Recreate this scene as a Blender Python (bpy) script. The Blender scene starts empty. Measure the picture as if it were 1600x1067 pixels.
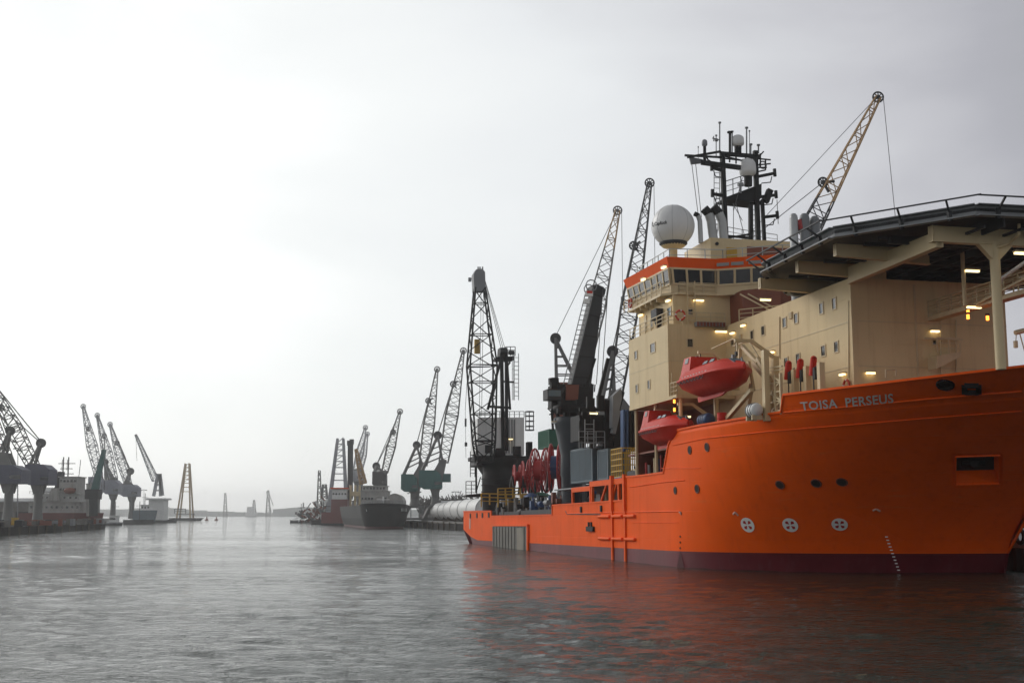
import bpy, math, random
from mathutils import Vector, Matrix
random.seed(7)
sc = bpy.context.scene
# ---------------------------------------------------------------- camera
F, H = 2000.0, 4.4
TH = math.atan(269.5 / F)
cd = bpy.data.cameras.new('camera'); cam = bpy.data.objects.new('camera', cd); sc.collection.objects.link(cam)
cam.location = (0, 0, H); cam.rotation_euler = (math.pi / 2 + TH, 0, 0)
cd.sensor_width = 36; cd.lens = F / 1600 * 36; cd.clip_start = .5; cd.clip_end = 30000
sc.camera = cam
# ---------------------------------------------------------------- world and sun (overcast, bright to the left and ahead)
LDIR = Vector((-.80, .60, .52)).normalized()
w = bpy.data.worlds.new('World'); sc.world = w; w.use_nodes = True
nt = w.node_tree; nt.nodes.clear()
def N(t, nt=nt, **k):
    n = nt.nodes.new(t)
    for a, b in k.items(): setattr(n, a, b)
    return n
out = N('ShaderNodeOutputWorld'); bg = N('ShaderNodeBackground'); bg2 = N('ShaderNodeBackground'); add = N('ShaderNodeAddShader')
sky = N('ShaderNodeTexSky', sky_type='NISHITA'); sky.sun_disc = False
sky.sun_elevation = math.asin(LDIR.z); sky.sun_rotation = math.atan2(LDIR.x, LDIR.y)
bg.inputs[1].default_value = .006
nt.links.new(sky.outputs[0], bg.inputs[0])
tc = N('ShaderNodeTexCoord'); dot = N('ShaderNodeVectorMath', operation='DOT_PRODUCT'); dot.inputs[1].default_value = Vector((-.80, .60, -.05)).normalized()
nt.links.new(tc.outputs['Generated'], dot.inputs[0])
mr = N('ShaderNodeMapRange'); mr.inputs[1].default_value = -1; mr.inputs[2].default_value = 1
nt.links.new(dot.outputs['Value'], mr.inputs[0])
mp = N('ShaderNodeMapping'); mp.inputs['Scale'].default_value = (1.3, 1.3, 3.0)
nt.links.new(tc.outputs['Generated'], mp.inputs[0])
no = N('ShaderNodeTexNoise'); no.inputs['Scale'].default_value = 1.6; no.inputs['Detail'].default_value = 5; no.inputs['Roughness'].default_value = .5; no.inputs['Distortion'].default_value = .3
nt.links.new(mp.outputs[0], no.inputs['Vector'])
nm = N('ShaderNodeMath', operation='MULTIPLY_ADD'); nm.inputs[1].default_value = .26; nm.inputs[2].default_value = -.13
nt.links.new(no.outputs[0], nm.inputs[0])
sm = N('ShaderNodeMath', operation='ADD'); nt.links.new(mr.outputs[0], sm.inputs[0]); nt.links.new(nm.outputs[0], sm.inputs[1])
cr = N('ShaderNodeValToRGB'); e = cr.color_ramp.elements
e[0].position = 0.0; e[0].color = (.45, .455, .47, 1)
e[1].position = 1.0; e[1].color = (1.55, 1.57, 1.56, 1)
for p, c in ((.35, (.42, .425, .44)), (.54, (.36, .365, .38)), (.615, (.44, .44, .475)), (.66, (.56, .56, .59)), (.77, (.82, .84, .85)), (.85, (.93, .95, .94)), (.93, (1.15, 1.16, 1.15))):
    x = e.new(p); x.color = (*c, 1)
sz_ = N('ShaderNodeSeparateXYZ'); nt.links.new(tc.outputs['Generated'], sz_.inputs[0])
zr = N('ShaderNodeMapRange'); zr.inputs[1].default_value = .38; zr.inputs[2].default_value = .8; zr.inputs[3].default_value = 1; zr.inputs[4].default_value = .42; nt.links.new(sz_.outputs[2], zr.inputs[0])
vm = N('ShaderNodeVectorMath', operation='SCALE'); nt.links.new(cr.outputs[0], vm.inputs[0]); nt.links.new(zr.outputs[0], vm.inputs['Scale'])
nt.links.new(sm.outputs[0], cr.inputs[0]); nt.links.new(vm.outputs[0], bg2.inputs[0]); bg2.inputs[1].default_value = 1.0
nt.links.new(bg.outputs[0], add.inputs[0]); nt.links.new(bg2.outputs[0], add.inputs[1]); nt.links.new(add.outputs[0], out.inputs[0])
sd = bpy.data.lights.new('sun', 'SUN'); so = bpy.data.objects.new('sun', sd); sc.collection.objects.link(so)
sd.energy = 1.1; sd.angle = math.radians(25); sd.color = (1, .97, .93)
so.rotation_euler = (-LDIR).to_track_quat('-Z', 'Y').to_euler()
sc.view_settings.view_transform = 'Standard'; sc.view_settings.look = 'None'; sc.view_settings.exposure = 0.0; sc.view_settings.gamma = 1
sc.cycles.volume_bounces = 1; sc.cycles.max_bounces = 6; sc.cycles.diffuse_bounces = 3; sc.cycles.glossy_bounces = 3
sc.cycles.sample_clamp_indirect = 6
# ---------------------------------------------------------------- pixel -> place helpers (photo measurements)
def ray(px, py):
    a = (px - 800) / F; b = -(py - 533.5) / F
    return Vector((a, math.cos(TH) - b * math.sin(TH), math.sin(TH) + b * math.cos(TH)))
OC = Vector((0, 0, H))
def P(px, py, Y):
    d = ray(px, py); return OC + d * (Y / d.y)
def G(px, py, z=0.0):
    d = ray(px, py); return OC + d * ((z - H) / d.z)
al, ta = math.radians(13), math.radians(.49)
A = Vector((-math.sin(al) * math.cos(ta), math.cos(al) * math.cos(ta), -math.sin(ta)))
S = Vector((-math.cos(al), -math.sin(al), 0)); U = A.cross(S)
ST = G(1568, 894)
def loc(p): d = p - ST; return Vector((d.dot(A), d.dot(S), d.dot(U)))
def pv(px, py, v): d = ray(px, py); return loc(OC + d * ((v - (OC - ST).dot(S)) / d.dot(S)))
def pu(px, py, u): d = ray(px, py); return loc(OC + d * ((u - (OC - ST).dot(A)) / d.dot(A)))
def pz(px, py, z): d = ray(px, py); return loc(OC + d * ((z - (OC - ST).dot(U)) / d.dot(U)))
def wl(l): return ST + A * l[0] + S * l[1] + U * l[2]
def proj(l):
    p = wl(l) - OC; d = p.y * math.cos(TH) + p.z * math.sin(TH); q = p.z * math.cos(TH) - p.y * math.sin(TH)
    return 800 + F * p.x / d, 533.5 - F * q / d
SHIPM = Matrix(((A.x, S.x, U.x, ST.x), (A.y, S.y, U.y, ST.y), (A.z, S.z, U.z, ST.z), (0, 0, 0, 1)))
# ---------------------------------------------------------------- materials
MATS = {}
def mat(name, col, rough=.5, metal=0, var=.12, dirt=.25, dcol=None, bump=.15, bscale=3.0, streak=True, emit=0, spec=.5, plates=None, coat=0):
    if name in MATS: return MATS[name]
    m = bpy.data.materials.new(name); m.use_nodes = True; t = m.node_tree; b = t.nodes['Principled BSDF']; MATS[name] = m
    b.inputs['Roughness'].default_value = rough; b.inputs['Metallic'].default_value = metal
    b.inputs['Specular IOR Level'].default_value = spec; b.inputs['Coat Weight'].default_value = coat
    if emit:
        b.inputs['Base Color'].default_value = (*col, 1); b.inputs['Emission Color'].default_value = (*col, 1); b.inputs['Emission Strength'].default_value = emit; return m
    tc = N('ShaderNodeTexCoord', t); L = t.links.new
    n1 = N('ShaderNodeTexNoise', t); n1.inputs['Scale'].default_value = .35; n1.inputs['Detail'].default_value = 6; L(tc.outputs['Object'], n1.inputs['Vector'])
    mp = N('ShaderNodeMapping', t); mp.inputs['Scale'].default_value = (1.6, 1.6, .12) if streak else (1, 1, 1); L(tc.outputs['Object'], mp.inputs[0])
    n2 = N('ShaderNodeTexNoise', t); n2.inputs['Scale'].default_value = 1.1; n2.inputs['Detail'].default_value = 8; n2.inputs['Roughness'].default_value = .65; L(mp.outputs[0], n2.inputs['Vector'])
    r1 = N('ShaderNodeMapRange', t); r1.inputs[1].default_value = .3; r1.inputs[2].default_value = .7; r1.inputs[3].default_value = 1 - var; r1.inputs[4].default_value = 1 + var; L(n1.outputs[0], r1.inputs[0])
    mu = N('ShaderNodeVectorMath', t, operation='SCALE'); mu.inputs[0].default_value = col; L(r1.outputs[0], mu.inputs['Scale'])
    r2 = N('ShaderNodeMapRange', t); r2.inputs[1].default_value = .52; r2.inputs[2].default_value = .78; r2.inputs[3].default_value = 0; r2.inputs[4].default_value = dirt; L(n2.outputs[0], r2.inputs[0])
    mx = N('ShaderNodeMix', t, data_type='RGBA'); L(r2.outputs[0], mx.inputs[0]); L(mu.outputs[0], mx.inputs[6])
    mx.inputs[7].default_value = (*(dcol or [c * .45 + .01 for c in col]), 1)
    L(mx.outputs[2], b.inputs['Base Color'])
    if plates and plates[2] == 'u':      # fender scuffs and salt bloom on the shell
        m4 = N('ShaderNodeMapping', t); m4.inputs['Scale'].default_value = (.22, .22, 3.2); L(tc.outputs['Object'], m4.inputs[0])
        n4 = N('ShaderNodeTexNoise', t); n4.inputs['Scale'].default_value = 1.0; n4.inputs['Detail'].default_value = 9; n4.inputs['Roughness'].default_value = .7; L(m4.outputs[0], n4.inputs['Vector'])
        r4 = N('ShaderNodeMapRange', t); r4.inputs[1].default_value = .60; r4.inputs[2].default_value = .74; r4.inputs[3].default_value = 0; r4.inputs[4].default_value = .45; L(n4.outputs[0], r4.inputs[0])
        x4 = N('ShaderNodeMix', t, data_type='RGBA'); L(r4.outputs[0], x4.inputs[0]); L(mx.outputs[2], x4.inputs[6]); x4.inputs[7].default_value = (.72, .20, .07, 1); L(x4.outputs[2], b.inputs['Base Color'])
    rr = N('ShaderNodeMapRange', t); rr.inputs[3].default_value = max(.02, rough - .1); rr.inputs[4].default_value = min(1, rough + .15); L(n2.outputs[0], rr.inputs[0]); L(rr.outputs[0], b.inputs['Roughness'])
    if bump:
        n3 = N('ShaderNodeTexNoise', t); n3.inputs['Scale'].default_value = bscale; n3.inputs['Detail'].default_value = 3; L(tc.outputs['Object'], n3.inputs['Vector'])
        bp = N('ShaderNodeBump', t); bp.inputs['Strength'].default_value = bump; bp.inputs['Distance'].default_value = .05; L(n3.outputs[0], bp.inputs['Height'])
        if plates:
            sx = N('ShaderNodeSeparateXYZ', t); L(tc.outputs['Object'], sx.inputs[0]); cx = N('ShaderNodeCombineXYZ', t)
            if plates[2] == 'x': ad = N('ShaderNodeMath', t, operation='ADD'); L(sx.outputs[0], ad.inputs[0]); L(sx.outputs[1], ad.inputs[1]); L(ad.outputs[0], cx.inputs[0])
            else: L(sx.outputs[0], cx.inputs[0])
            L(sx.outputs[2], cx.inputs[1])
            br = N('ShaderNodeTexBrick', t); br.inputs['Scale'].default_value = 1; br.inputs['Brick Width'].default_value = plates[0]; br.inputs['Row Height'].default_value = plates[1]
            br.inputs['Mortar Size'].default_value = .035; br.inputs['Mortar Smooth'].default_value = .8; L(cx.outputs[0], br.inputs['Vector'])
            b2 = N('ShaderNodeBump', t, invert=True); b2.inputs['Strength'].default_value = .35; b2.inputs['Distance'].default_value = .04
            L(br.outputs['Fac'], b2.inputs['Height']); L(bp.outputs[0], b2.inputs['Normal']); L(b2.outputs[0], b.inputs['Normal'])
        else: L(bp.outputs[0], b.inputs['Normal'])
    return m
ORG = mat('orange_hull_paint', (.92, .110, .002), .5, spec=.08, var=.05, dirt=.3, dcol=(.50, .05, .005), bump=.10, bscale=.8, plates=(7, 2.4, 'u'))
ORG2 = mat('orange_paint', (.90, .11, .003), .5, spec=.12, var=.05, dirt=.2)
PUR = mat('boot_top_paint', (.13, .014, .022), .45, spec=.3, var=.2, dirt=.5, dcol=(.16, .06, .07), bump=.2, streak=True)
CRM = mat('cream_paint', (.66, .52, .30), .45, var=.05, dirt=.22, dcol=(.36, .27, .16), bump=.12, bscale=1.0)
CRM2 = mat('cream_steel', (.60, .48, .29), .5, var=.08, dirt=.35, dcol=(.25, .18, .10))
WHT = mat('white_paint', (.84, .84, .82), .4, var=.04, dirt=.3, dcol=(.45, .42, .38))
GRY = mat('grey_steel', (.22, .23, .24), .45, var=.12, dirt=.4, dcol=(.10, .09, .08))
LGY = mat('light_grey_steel', (.42, .43, .43), .4, metal=.3, var=.1, dirt=.3)
DGR = mat('dark_grey_steel', (.030, .032, .035), .55, spec=.3, var=.2, dirt=.4, dcol=(.03, .022, .018))
BLK = mat('black_steel', (.010, .011, .012), .6, spec=.25, var=.2, dirt=.3, dcol=(.05, .04, .03))
RUB = mat('black_rubber', (.015, .015, .016), .8)
RED = mat('red_gelcoat', (.62, .03, .014), .42, spec=.25, var=.05, dirt=.2, dcol=(.3, .012, .01))
RDS = mat('red_steel', (.42, .02, .02), .45, dirt=.3)
RBR = mat('red_brown_steel', (.20, .055, .028), .6, var=.2, dirt=.4)
YEL = mat('yellow_paint', (.55, .33, .03), .5, dirt=.4, dcol=(.15, .08, .02))
BLU = mat('blue_paint', (.03, .08, .2), .5, dirt=.4)
BGR = mat('blue_grey_paint', (.12, .17, .20), .5, var=.1, dirt=.4, dcol=(.09, .07, .06))
GRN = mat('green_paint', (.03, .16, .10), .55, var=.12, dirt=.4)
TEA = mat('teal_green_paint', (.025, .13, .12), .55, var=.12, dirt=.4)
PBL = mat('violet_blue_paint', (.05, .055, .105), .55, var=.12, dirt=.35)
CST = mat('crane_grey_steel', (.14, .14, .135), .55, var=.15, dirt=.5, dcol=(.10, .06, .03))
PST = mat('haze_paled_blue_grey', (.36, .37, .40), .55, var=.1, dirt=.4, dcol=(.18, .12, .09))  # far crane steel, distance haze painted in as a paler colour
PVB = mat('haze_paled_violet', (.24, .25, .31), .55, var=.12, dirt=.35)  # violet of the far crane houses, lightened in the colour to imitate haze
PYE = mat('haze_paled_ochre', (.50, .36, .20), .55, var=.1, dirt=.3)  # ochre of the far derrick, haze paleness put into the base colour
CYE = mat('crane_ochre_steel', (.42, .25, .10), .55, var=.15, dirt=.5, dcol=(.10, .06, .03))
CON = mat('concrete', (.17, .16, .145), .9, var=.25, dirt=.5, bump=.5, bscale=2, streak=False)
PIL = mat('sheet_pile_steel', (.035, .033, .03), .8, var=.3, dirt=.6, dcol=(.06, .055, .03), bump=.3)
MUD = mat('wet_asphalt', (.07, .068, .065), .5, var=.3, dirt=.4, streak=False)
WOD = mat('weathered_timber', (.10, .08, .055), .8, var=.2, dirt=.5)
GLS = mat('dark_glass', (.012, .015, .018), .08, var=.05, dirt=0, bump=0, spec=.8)
GLB = mat('pale_glass', (.10, .16, .20), .08, var=.05, dirt=0, bump=0, spec=.8)
ROP = mat('wire_rope', (.10, .10, .10), .6, bump=0)
WWH = mat('weathered_white_paint', (.40, .39, .37), .6, var=.15, dirt=.7, dcol=(.16, .11, .08))
LMP = mat('lamp_glow', (1, .80, .42), emit=2.2)
LMO = mat('amber_lamp_glow', (1, .25, .03), emit=5)
TRE = mat('bare_tree_bark', (.05, .045, .035), .9)
FAR = mat('haze_paled_shore', (.42, .44, .42), .9, streak=False)  # shore colour lightened so that haze is painted into it
GTX = mat('grey_tarpaulin', (.13, .125, .11), .7, var=.2, dirt=.6, dcol=(.06, .055, .05))
# ---------------------------------------------------------------- mesh building
class MB:
    def __init__(s): s.v = []; s.f = []; s.m = []; s.sm = []
    def add(s, vs, fs, mi=0, smooth=False):
        b = len(s.v); s.v += [Vector(x) for x in vs]; s.f += [tuple(b + i for i in f) for f in fs]; s.m += [mi] * len(fs); s.sm += [smooth] * len(fs); return s
    def box(s, a, b, mi=0):
        x0, y0, z0 = a; x1, y1, z1 = b
        return s.add([(x0, y0, z0), (x1, y0, z0), (x1, y1, z0), (x0, y1, z0), (x0, y0, z1), (x1, y0, z1), (x1, y1, z1), (x0, y1, z1)],
                     [(0, 3, 2, 1), (4, 5, 6, 7), (0, 1, 5, 4), (1, 2, 6, 5), (2, 3, 7, 6), (3, 0, 4, 7)], mi)
    def cbox(s, c, d, mi=0): return s.box([c[i] - d[i] / 2 for i in range(3)], [c[i] + d[i] / 2 for i in range(3)], mi)
    def tube(s, p, q, r, n=8, r2=None, mi=0, smooth=True):
        p = Vector(p); q = Vector(q); d = q - p
        if d.length < 1e-6: return s
        d.normalize(); x = d.orthogonal().normalized() if n > 4 else (d.cross(Vector((0, 0, 1))) if abs(d.z) < .95 else d.cross(Vector((0, 1, 0)))).normalized()
        y = d.cross(x); r2 = r if r2 is None else r2; off = math.pi / 4 if n == 4 else 0; k = math.sqrt(2) if n == 4 else 1
        vs = [c + (x * math.cos(2 * math.pi * i / n + off) + y * math.sin(2 * math.pi * i / n + off)) * rr * k for c, rr in ((p, r), (q, r2)) for i in range(n)]
        fs = [(i, (i + 1) % n, n + (i + 1) % n, n + i) for i in range(n)]
        s.add(vs, fs, mi, smooth and n > 4); s.add(vs, [tuple(range(n))[::-1], tuple(range(n, 2 * n))], mi); return s
    def bar(s, p, q, w, mi=0): return s.tube(p, q, w / 2, 4, mi=mi)
    def path(s, pts, r, n=6, mi=0):
        for a, b in zip(pts, pts[1:]): s.tube(a, b, r, n, mi=mi)
        return s
    def prism(s, poly, d, mi=0):
        d = Vector(d); n = len(poly); p = [Vector(x) for x in poly]
        s.add(p + [x + d for x in p], [tuple(range(n))[::-1], tuple(range(n, 2 * n))] + [(i, (i + 1) % n, n + (i + 1) % n, n + i) for i in range(n)], mi); return s
    def lathe(s, c, prof, n=24, ax=(0, 0, 1), mi=0):
        ax = Vector(ax).normalized(); x = ax.orthogonal().normalized(); y = ax.cross(x); c = Vector(c); vs = []
        for r, h in prof: vs += [c + ax * h + (x * math.cos(2 * math.pi * i / n) + y * math.sin(2 * math.pi * i / n)) * max(r, .001) for i in range(n)]
        fs = [(k * n + i, k * n + (i + 1) % n, (k + 1) * n + (i + 1) % n, (k + 1) * n + i) for k in range(len(prof) - 1) for i in range(n)]
        return s.add(vs, fs, mi, True)
    def ring(s, c, R, r, ax, n=24, mi=0):
        ax = Vector(ax).normalized(); x = ax.orthogonal().normalized(); y = ax.cross(x); c = Vector(c)
        p = [c + (x * math.cos(2 * math.pi * i / n) + y * math.sin(2 * math.pi * i / n)) * R for i in range(n + 1)]
        return s.path(p, r, 6, mi)
    def wheel(s, c, R, ax, n=20, r=.12, spokes=8, hub=.3):
        ax = Vector(ax).normalized(); s.ring(c, R, r, ax, n); x = ax.orthogonal().normalized(); y = ax.cross(x); c = Vector(c)
        for i in range(spokes):
            a = 2 * math.pi * i / spokes; s.bar(c, c + (x * math.cos(a) + y * math.sin(a)) * R, r)
        s.tube(c - ax * hub, c + ax * hub, hub, 8); return s
    def rail(s, pts, h=1.05, sp=1.6, r=.035, n=3, up=(0, 0, 1)):
        up = Vector(up)
        for a, b in zip(pts, pts[1:]):
            a = Vector(a); b = Vector(b); k = max(1, round((b - a).length / sp))
            for i in range(k + 1): p = a.lerp(b, i / k); s.bar(p, p + up * h, 2 * r)
            for j in range(1, n + 1): s.bar(a + up * h * j / n, b + up * h * j / n, 2 * r * (1 if j == n else .7))
        return s
    def ladder(s, a, b, side, wd=.5, sp=.6, r=.04):
        a = Vector(a); b = Vector(b); sd = Vector(side) * wd / 2; s.bar(a - sd, b - sd, 2 * r); s.bar(a + sd, b + sd, 2 * r)
        k = int((b - a).length / sp)
        for i in range(1, k): p = a.lerp(b, i / k); s.bar(p - sd, p + sd, 1.6 * r)
        return s
    def lattice(s, a, b, side, prof, n, r=.11, rb=.06):
        a = Vector(a); b = Vector(b); d = (b - a).normalized(); side = Vector(side); side = (side - d * side.dot(d)).normalized(); nn = d.cross(side)
        def wid(t):
            for (t0, w0, n0), (t1, w1, n1) in zip(prof, prof[1:]):
                if t <= t1 + 1e-9: k = (t - t0) / (t1 - t0); return (w0 + (w1 - w0) * k) / 2, (n0 + (n1 - n0) * k) / 2
            return prof[-1][1] / 2, prof[-1][2] / 2
        ts = sorted(set([i / n for i in range(n + 1)] + [p[0] for p in prof]))
        C = []
        for t in ts:
            wv, nv = wid(t); c = a.lerp(b, t); C.append([c + side * wv * sx + nn * nv * sy for sx, sy in ((1, 1), (1, -1), (-1, -1), (-1, 1))])
        for i in range(len(C) - 1):
            for k in range(4):
                s.tube(C[i][k], C[i + 1][k], r, 6)
                j = (k + 1) % 4; p, q = (C[i][k], C[i + 1][j]) if i % 2 else (C[i][j], C[i + 1][k]); s.bar(p, q, rb * 2)
        for i in range(0, len(C), 2):
            for k in range(4): s.bar(C[i][k], C[i][(k + 1) % 4], rb * 2)
        return s
def ob(name, mb, m, parent=None, label=None, cat=None, group=None, kind=None, off=None):
    ms = m if isinstance(m, (list, tuple)) else [m]
    off = Vector(off) if off is not None else (Vector(parent['_o']) if parent is not None and '_o' in parent else Vector((0, 0, 0)))
    me = bpy.data.meshes.new(name); me.from_pydata([tuple(x - off) for x in mb.v], [], mb.f)
    for x in ms: me.materials.append(x)
    me.polygons.foreach_set('material_index', mb.m); me.polygons.foreach_set('use_smooth', mb.sm); me.update()
    o = bpy.data.objects.new(name, me); sc.collection.objects.link(o)
    if parent is not None: o.parent = parent; o['_o'] = tuple(off)
    tag(o, label, cat, group, kind); return o
def tag(o, label=None, cat=None, group=None, kind=None):
    for k, x in (('label', label), ('category', cat), ('group', group), ('kind', kind)):
        if x: o[k] = x
    return o
def thing(name, base, label, cat, group=None, ship=False):
    o = bpy.data.objects.new(name, None); sc.collection.objects.link(o); base = Vector(base); o.empty_display_size = .5
    o.matrix_world = (SHIPM if ship else Matrix()) @ Matrix.Translation(base); o['_o'] = tuple(base)
    return tag(o, label, cat, group)
def shipthing(o):      # a one-mesh thing standing on the ship
    o.matrix_world = SHIPM @ o.matrix_world; return o
def one(name, mb, m, label, cat, group=None, kind=None, ship=False):
    zmin = min(v.z for v in mb.v); c = sum(mb.v, Vector()) / len(mb.v); off = Vector((c.x, c.y, zmin))
    o = ob(name, mb, m, None, label, cat, group, kind, off)
    o.matrix_world = (SHIPM if ship else Matrix()) @ Matrix.Translation(off); return o
V3 = Vector
# ================================================================ WATER, QUAYS, SHORE
def water_mat():
    m = bpy.data.materials.new('harbour_water'); m.use_nodes = True; t = m.node_tree; b = t.nodes['Principled BSDF']; L = t.links.new
    b.inputs['Base Color'].default_value = (.016, .026, .018, 1); b.inputs['IOR'].default_value = 1.333; b.inputs['Roughness'].default_value = .06
    tc = N('ShaderNodeTexCoord', t)
    def nz(sx, sy, scale, detail, rough=.6):
        mp = N('ShaderNodeMapping', t); mp.inputs['Scale'].default_value = (sx, sy, 1); mp.inputs['Rotation'].default_value = (0, 0, math.radians(8)); L(tc.outputs['Object'], mp.inputs[0])
        n = N('ShaderNodeTexNoise', t); n.inputs['Scale'].default_value = scale; n.inputs['Detail'].default_value = detail; n.inputs['Roughness'].default_value = rough; n.inputs['Distortion'].default_value = .4
        L(mp.outputs[0], n.inputs['Vector']); return n
    big = nz(.35, 1, .055, 2); mid = nz(.5, 1, .42, 4); small = nz(.6, 1, 2.8, 5, .7); gust = nz(.30, 1, .035, 4)
    gr = N('ShaderNodeMapRange', t); gr.inputs[1].default_value = .35; gr.inputs[2].default_value = .65; gr.inputs[3].default_value = .45; gr.inputs[4].default_value = 1.25; L(gust.outputs[0], gr.inputs[0])
    prev = None
    for n, dist in ((big, .5), (mid, .34), (small, .14)):
        bp = N('ShaderNodeBump', t); bp.inputs['Distance'].default_value = dist; L(n.outputs[0], bp.inputs['Height'])
        if n is big: bp.inputs['Strength'].default_value = 1
        else: L(gr.outputs[0], bp.inputs['Strength'])
        if prev: L(prev.outputs[0], bp.inputs['Normal'])
        prev = bp
    L(prev.outputs[0], b.inputs['Normal'])
    return m
import numpy as np
def make_water():
    rng = np.random.RandomState(5)
    ys = [15.0]
    while ys[-1] < 5200: ys.append(ys[-1] * 1.0046)
    ys = np.array([-60.0, 0.0] + ys); sx = np.concatenate([[-300, -20, -3, -1.2], np.linspace(-.56, .56, 330), [1.2, 3, 20, 300]])
    Yg, Sg = np.meshgrid(ys, sx, indexing='ij'); Xg = np.clip(np.maximum(Yg, 14) * Sg, -4000, 4000); Z = np.zeros_like(Xg)
    amp_mod = .75 + .35 * np.sin(Xg * .021 + Yg * .013 + 1) * np.sin(Yg * .037 - Xg * .009) + .2 * np.sin(Xg * .06 - Yg * .11)
    sp = np.maximum(np.abs(Yg), 15) * .0046
    for k in range(64):
        lam = 10 ** rng.uniform(math.log10(.45), math.log10(5)); th_ = math.radians(rng.normal(75, 28)); kx, ky = math.cos(th_) * 2 * math.pi / lam, math.sin(th_) * 2 * math.pi / lam
        a = .0042 * lam ** .7; f = np.clip((lam / sp - 2.2) / 3, 0, 1); ph = kx * Xg + ky * Yg + rng.uniform(0, 6.28)
        Z += a * f * amp_mod * (1 - np.abs(np.sin(ph / 2)) * 1.6 + .0)
    Z -= Z.mean(axis=1, keepdims=True) * 1.0; Z = np.where((np.abs(Sg) > .57) | (Yg < 14), 0, Z)
    ny, nx = Xg.shape; co = np.stack([Xg, Yg, Z], -1).reshape(-1, 3).astype(np.float32)
    i = np.arange(ny * nx).reshape(ny, nx); q = np.stack([i[:-1, :-1], i[:-1, 1:], i[1:, 1:], i[1:, :-1]], -1).reshape(-1, 4).astype(np.int32)
    me = bpy.data.meshes.new('water'); me.vertices.add(len(co)); me.vertices.foreach_set('co', co.ravel()); me.loops.add(q.size); me.loops.foreach_set('vertex_index', q.ravel())
    me.polygons.add(len(q)); me.polygons.foreach_set('loop_start', np.arange(0, q.size, 4, dtype=np.int32)); me.polygons.foreach_set('use_smooth', np.ones(len(q), bool)); me.update(calc_edges=True)
    me.materials.append(water_mat()); o = bpy.data.objects.new('water', me); sc.collection.objects.link(o); tag(o, label='grey rippled harbour water', kind='structure')
make_water()
def quay(name, edge, back, z, label, step=1.1):
    """edge: waterline points; back: inland offset vector"""
    mb = MB(); bk = Vector(back); e = [Vector((p[0], p[1], 0)) for p in edge]
    for a, b in zip(e, e[1:]):
        mb.prism([a + V3((0, 0, -2)), b + V3((0, 0, -2)), b + bk + V3((0, 0, -2)), a + bk + V3((0, 0, -2))], (0, 0, z + 1.6), 0)
        d = (b - a); L = d.length; d.normalize(); nrm = V3((d.y, -d.x, 0)); nrm = nrm if nrm.dot(bk) < 0 else -nrm
        k = int(L / step)
        for i in range(k):       # sheet piles
            p = a + d * (i + .5) * step; h = z - .45
            mb.prism([p - d * step * .33 - V3((0, 0, 1)), p + d * step * .33 - V3((0, 0, 1)), p + d * step * .2 + nrm * .4 - V3((0, 0, 1)), p - d * step * .2 + nrm * .4 - V3((0, 0, 1))], (0, 0, h + 1), 1)
        mb.prism([a + nrm * .5 + V3((0, 0, z - .45)), b + nrm * .5 + V3((0, 0, z - .45)), b - nrm * .9 + V3((0, 0, z - .45)), a - nrm * .9 + V3((0, 0, z - .45))], (0, 0, .5), 2)
        for i in range(0, int(L / 9)):   # timber fenders
            p = a + d * (i + .5) * 9 + nrm * .7; mb.tube(p - V3((0, 0, 1)), p + V3((0, 0, z + random.uniform(-.2, .3))), .22, 6, mi=3)
    return ob(name, mb, [MUD, PIL, CON, WOD], kind='structure', label=label)
QZ = 2.2
le = [G(-260, 872), G(0, 837), G(163, 826.2)]
quay('left_quay', [(p.x, p.y) for p in le], (-34, 2, 0), QZ, 'dark sheet-piled pier on the left')
quay('left_quay_end', [(le[2].x, le[2].y), (le[2].x - 160, le[2].y + 25)], (-4, -22, 0), QZ - .01, 'end wall of the left pier')
def qe(u, v=-3.5): p = wl((u, v, 0)); return (p.x, p.y)
re_ = [qe(-25), qe(110), (-13.8, 352), (-35.5, 441), (-90, 700), (-150, 1150)]
quay('right_quay', re_, (150, 25, 0), QZ, 'dark sheet-piled quay on the right')
ob('far_quay_land', MB().prism([(-228, 520, -1), (-222, 640, -1), (-245, 800, -1), (-700, 800, -1), (-700, 500, -1)], (0, 0, 2.9)), MUD, kind='structure', label='low wharf land beyond the left pier')
mb = MB(); random.seed(3)
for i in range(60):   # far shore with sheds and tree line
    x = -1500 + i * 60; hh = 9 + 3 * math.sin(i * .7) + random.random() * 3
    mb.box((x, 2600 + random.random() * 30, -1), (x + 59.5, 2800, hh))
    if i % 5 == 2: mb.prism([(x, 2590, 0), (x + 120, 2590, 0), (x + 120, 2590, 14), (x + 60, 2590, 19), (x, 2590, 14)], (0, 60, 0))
ob('far_shore', mb, FAR, kind='structure', label='low hazy far shore closing the harbour')
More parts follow.
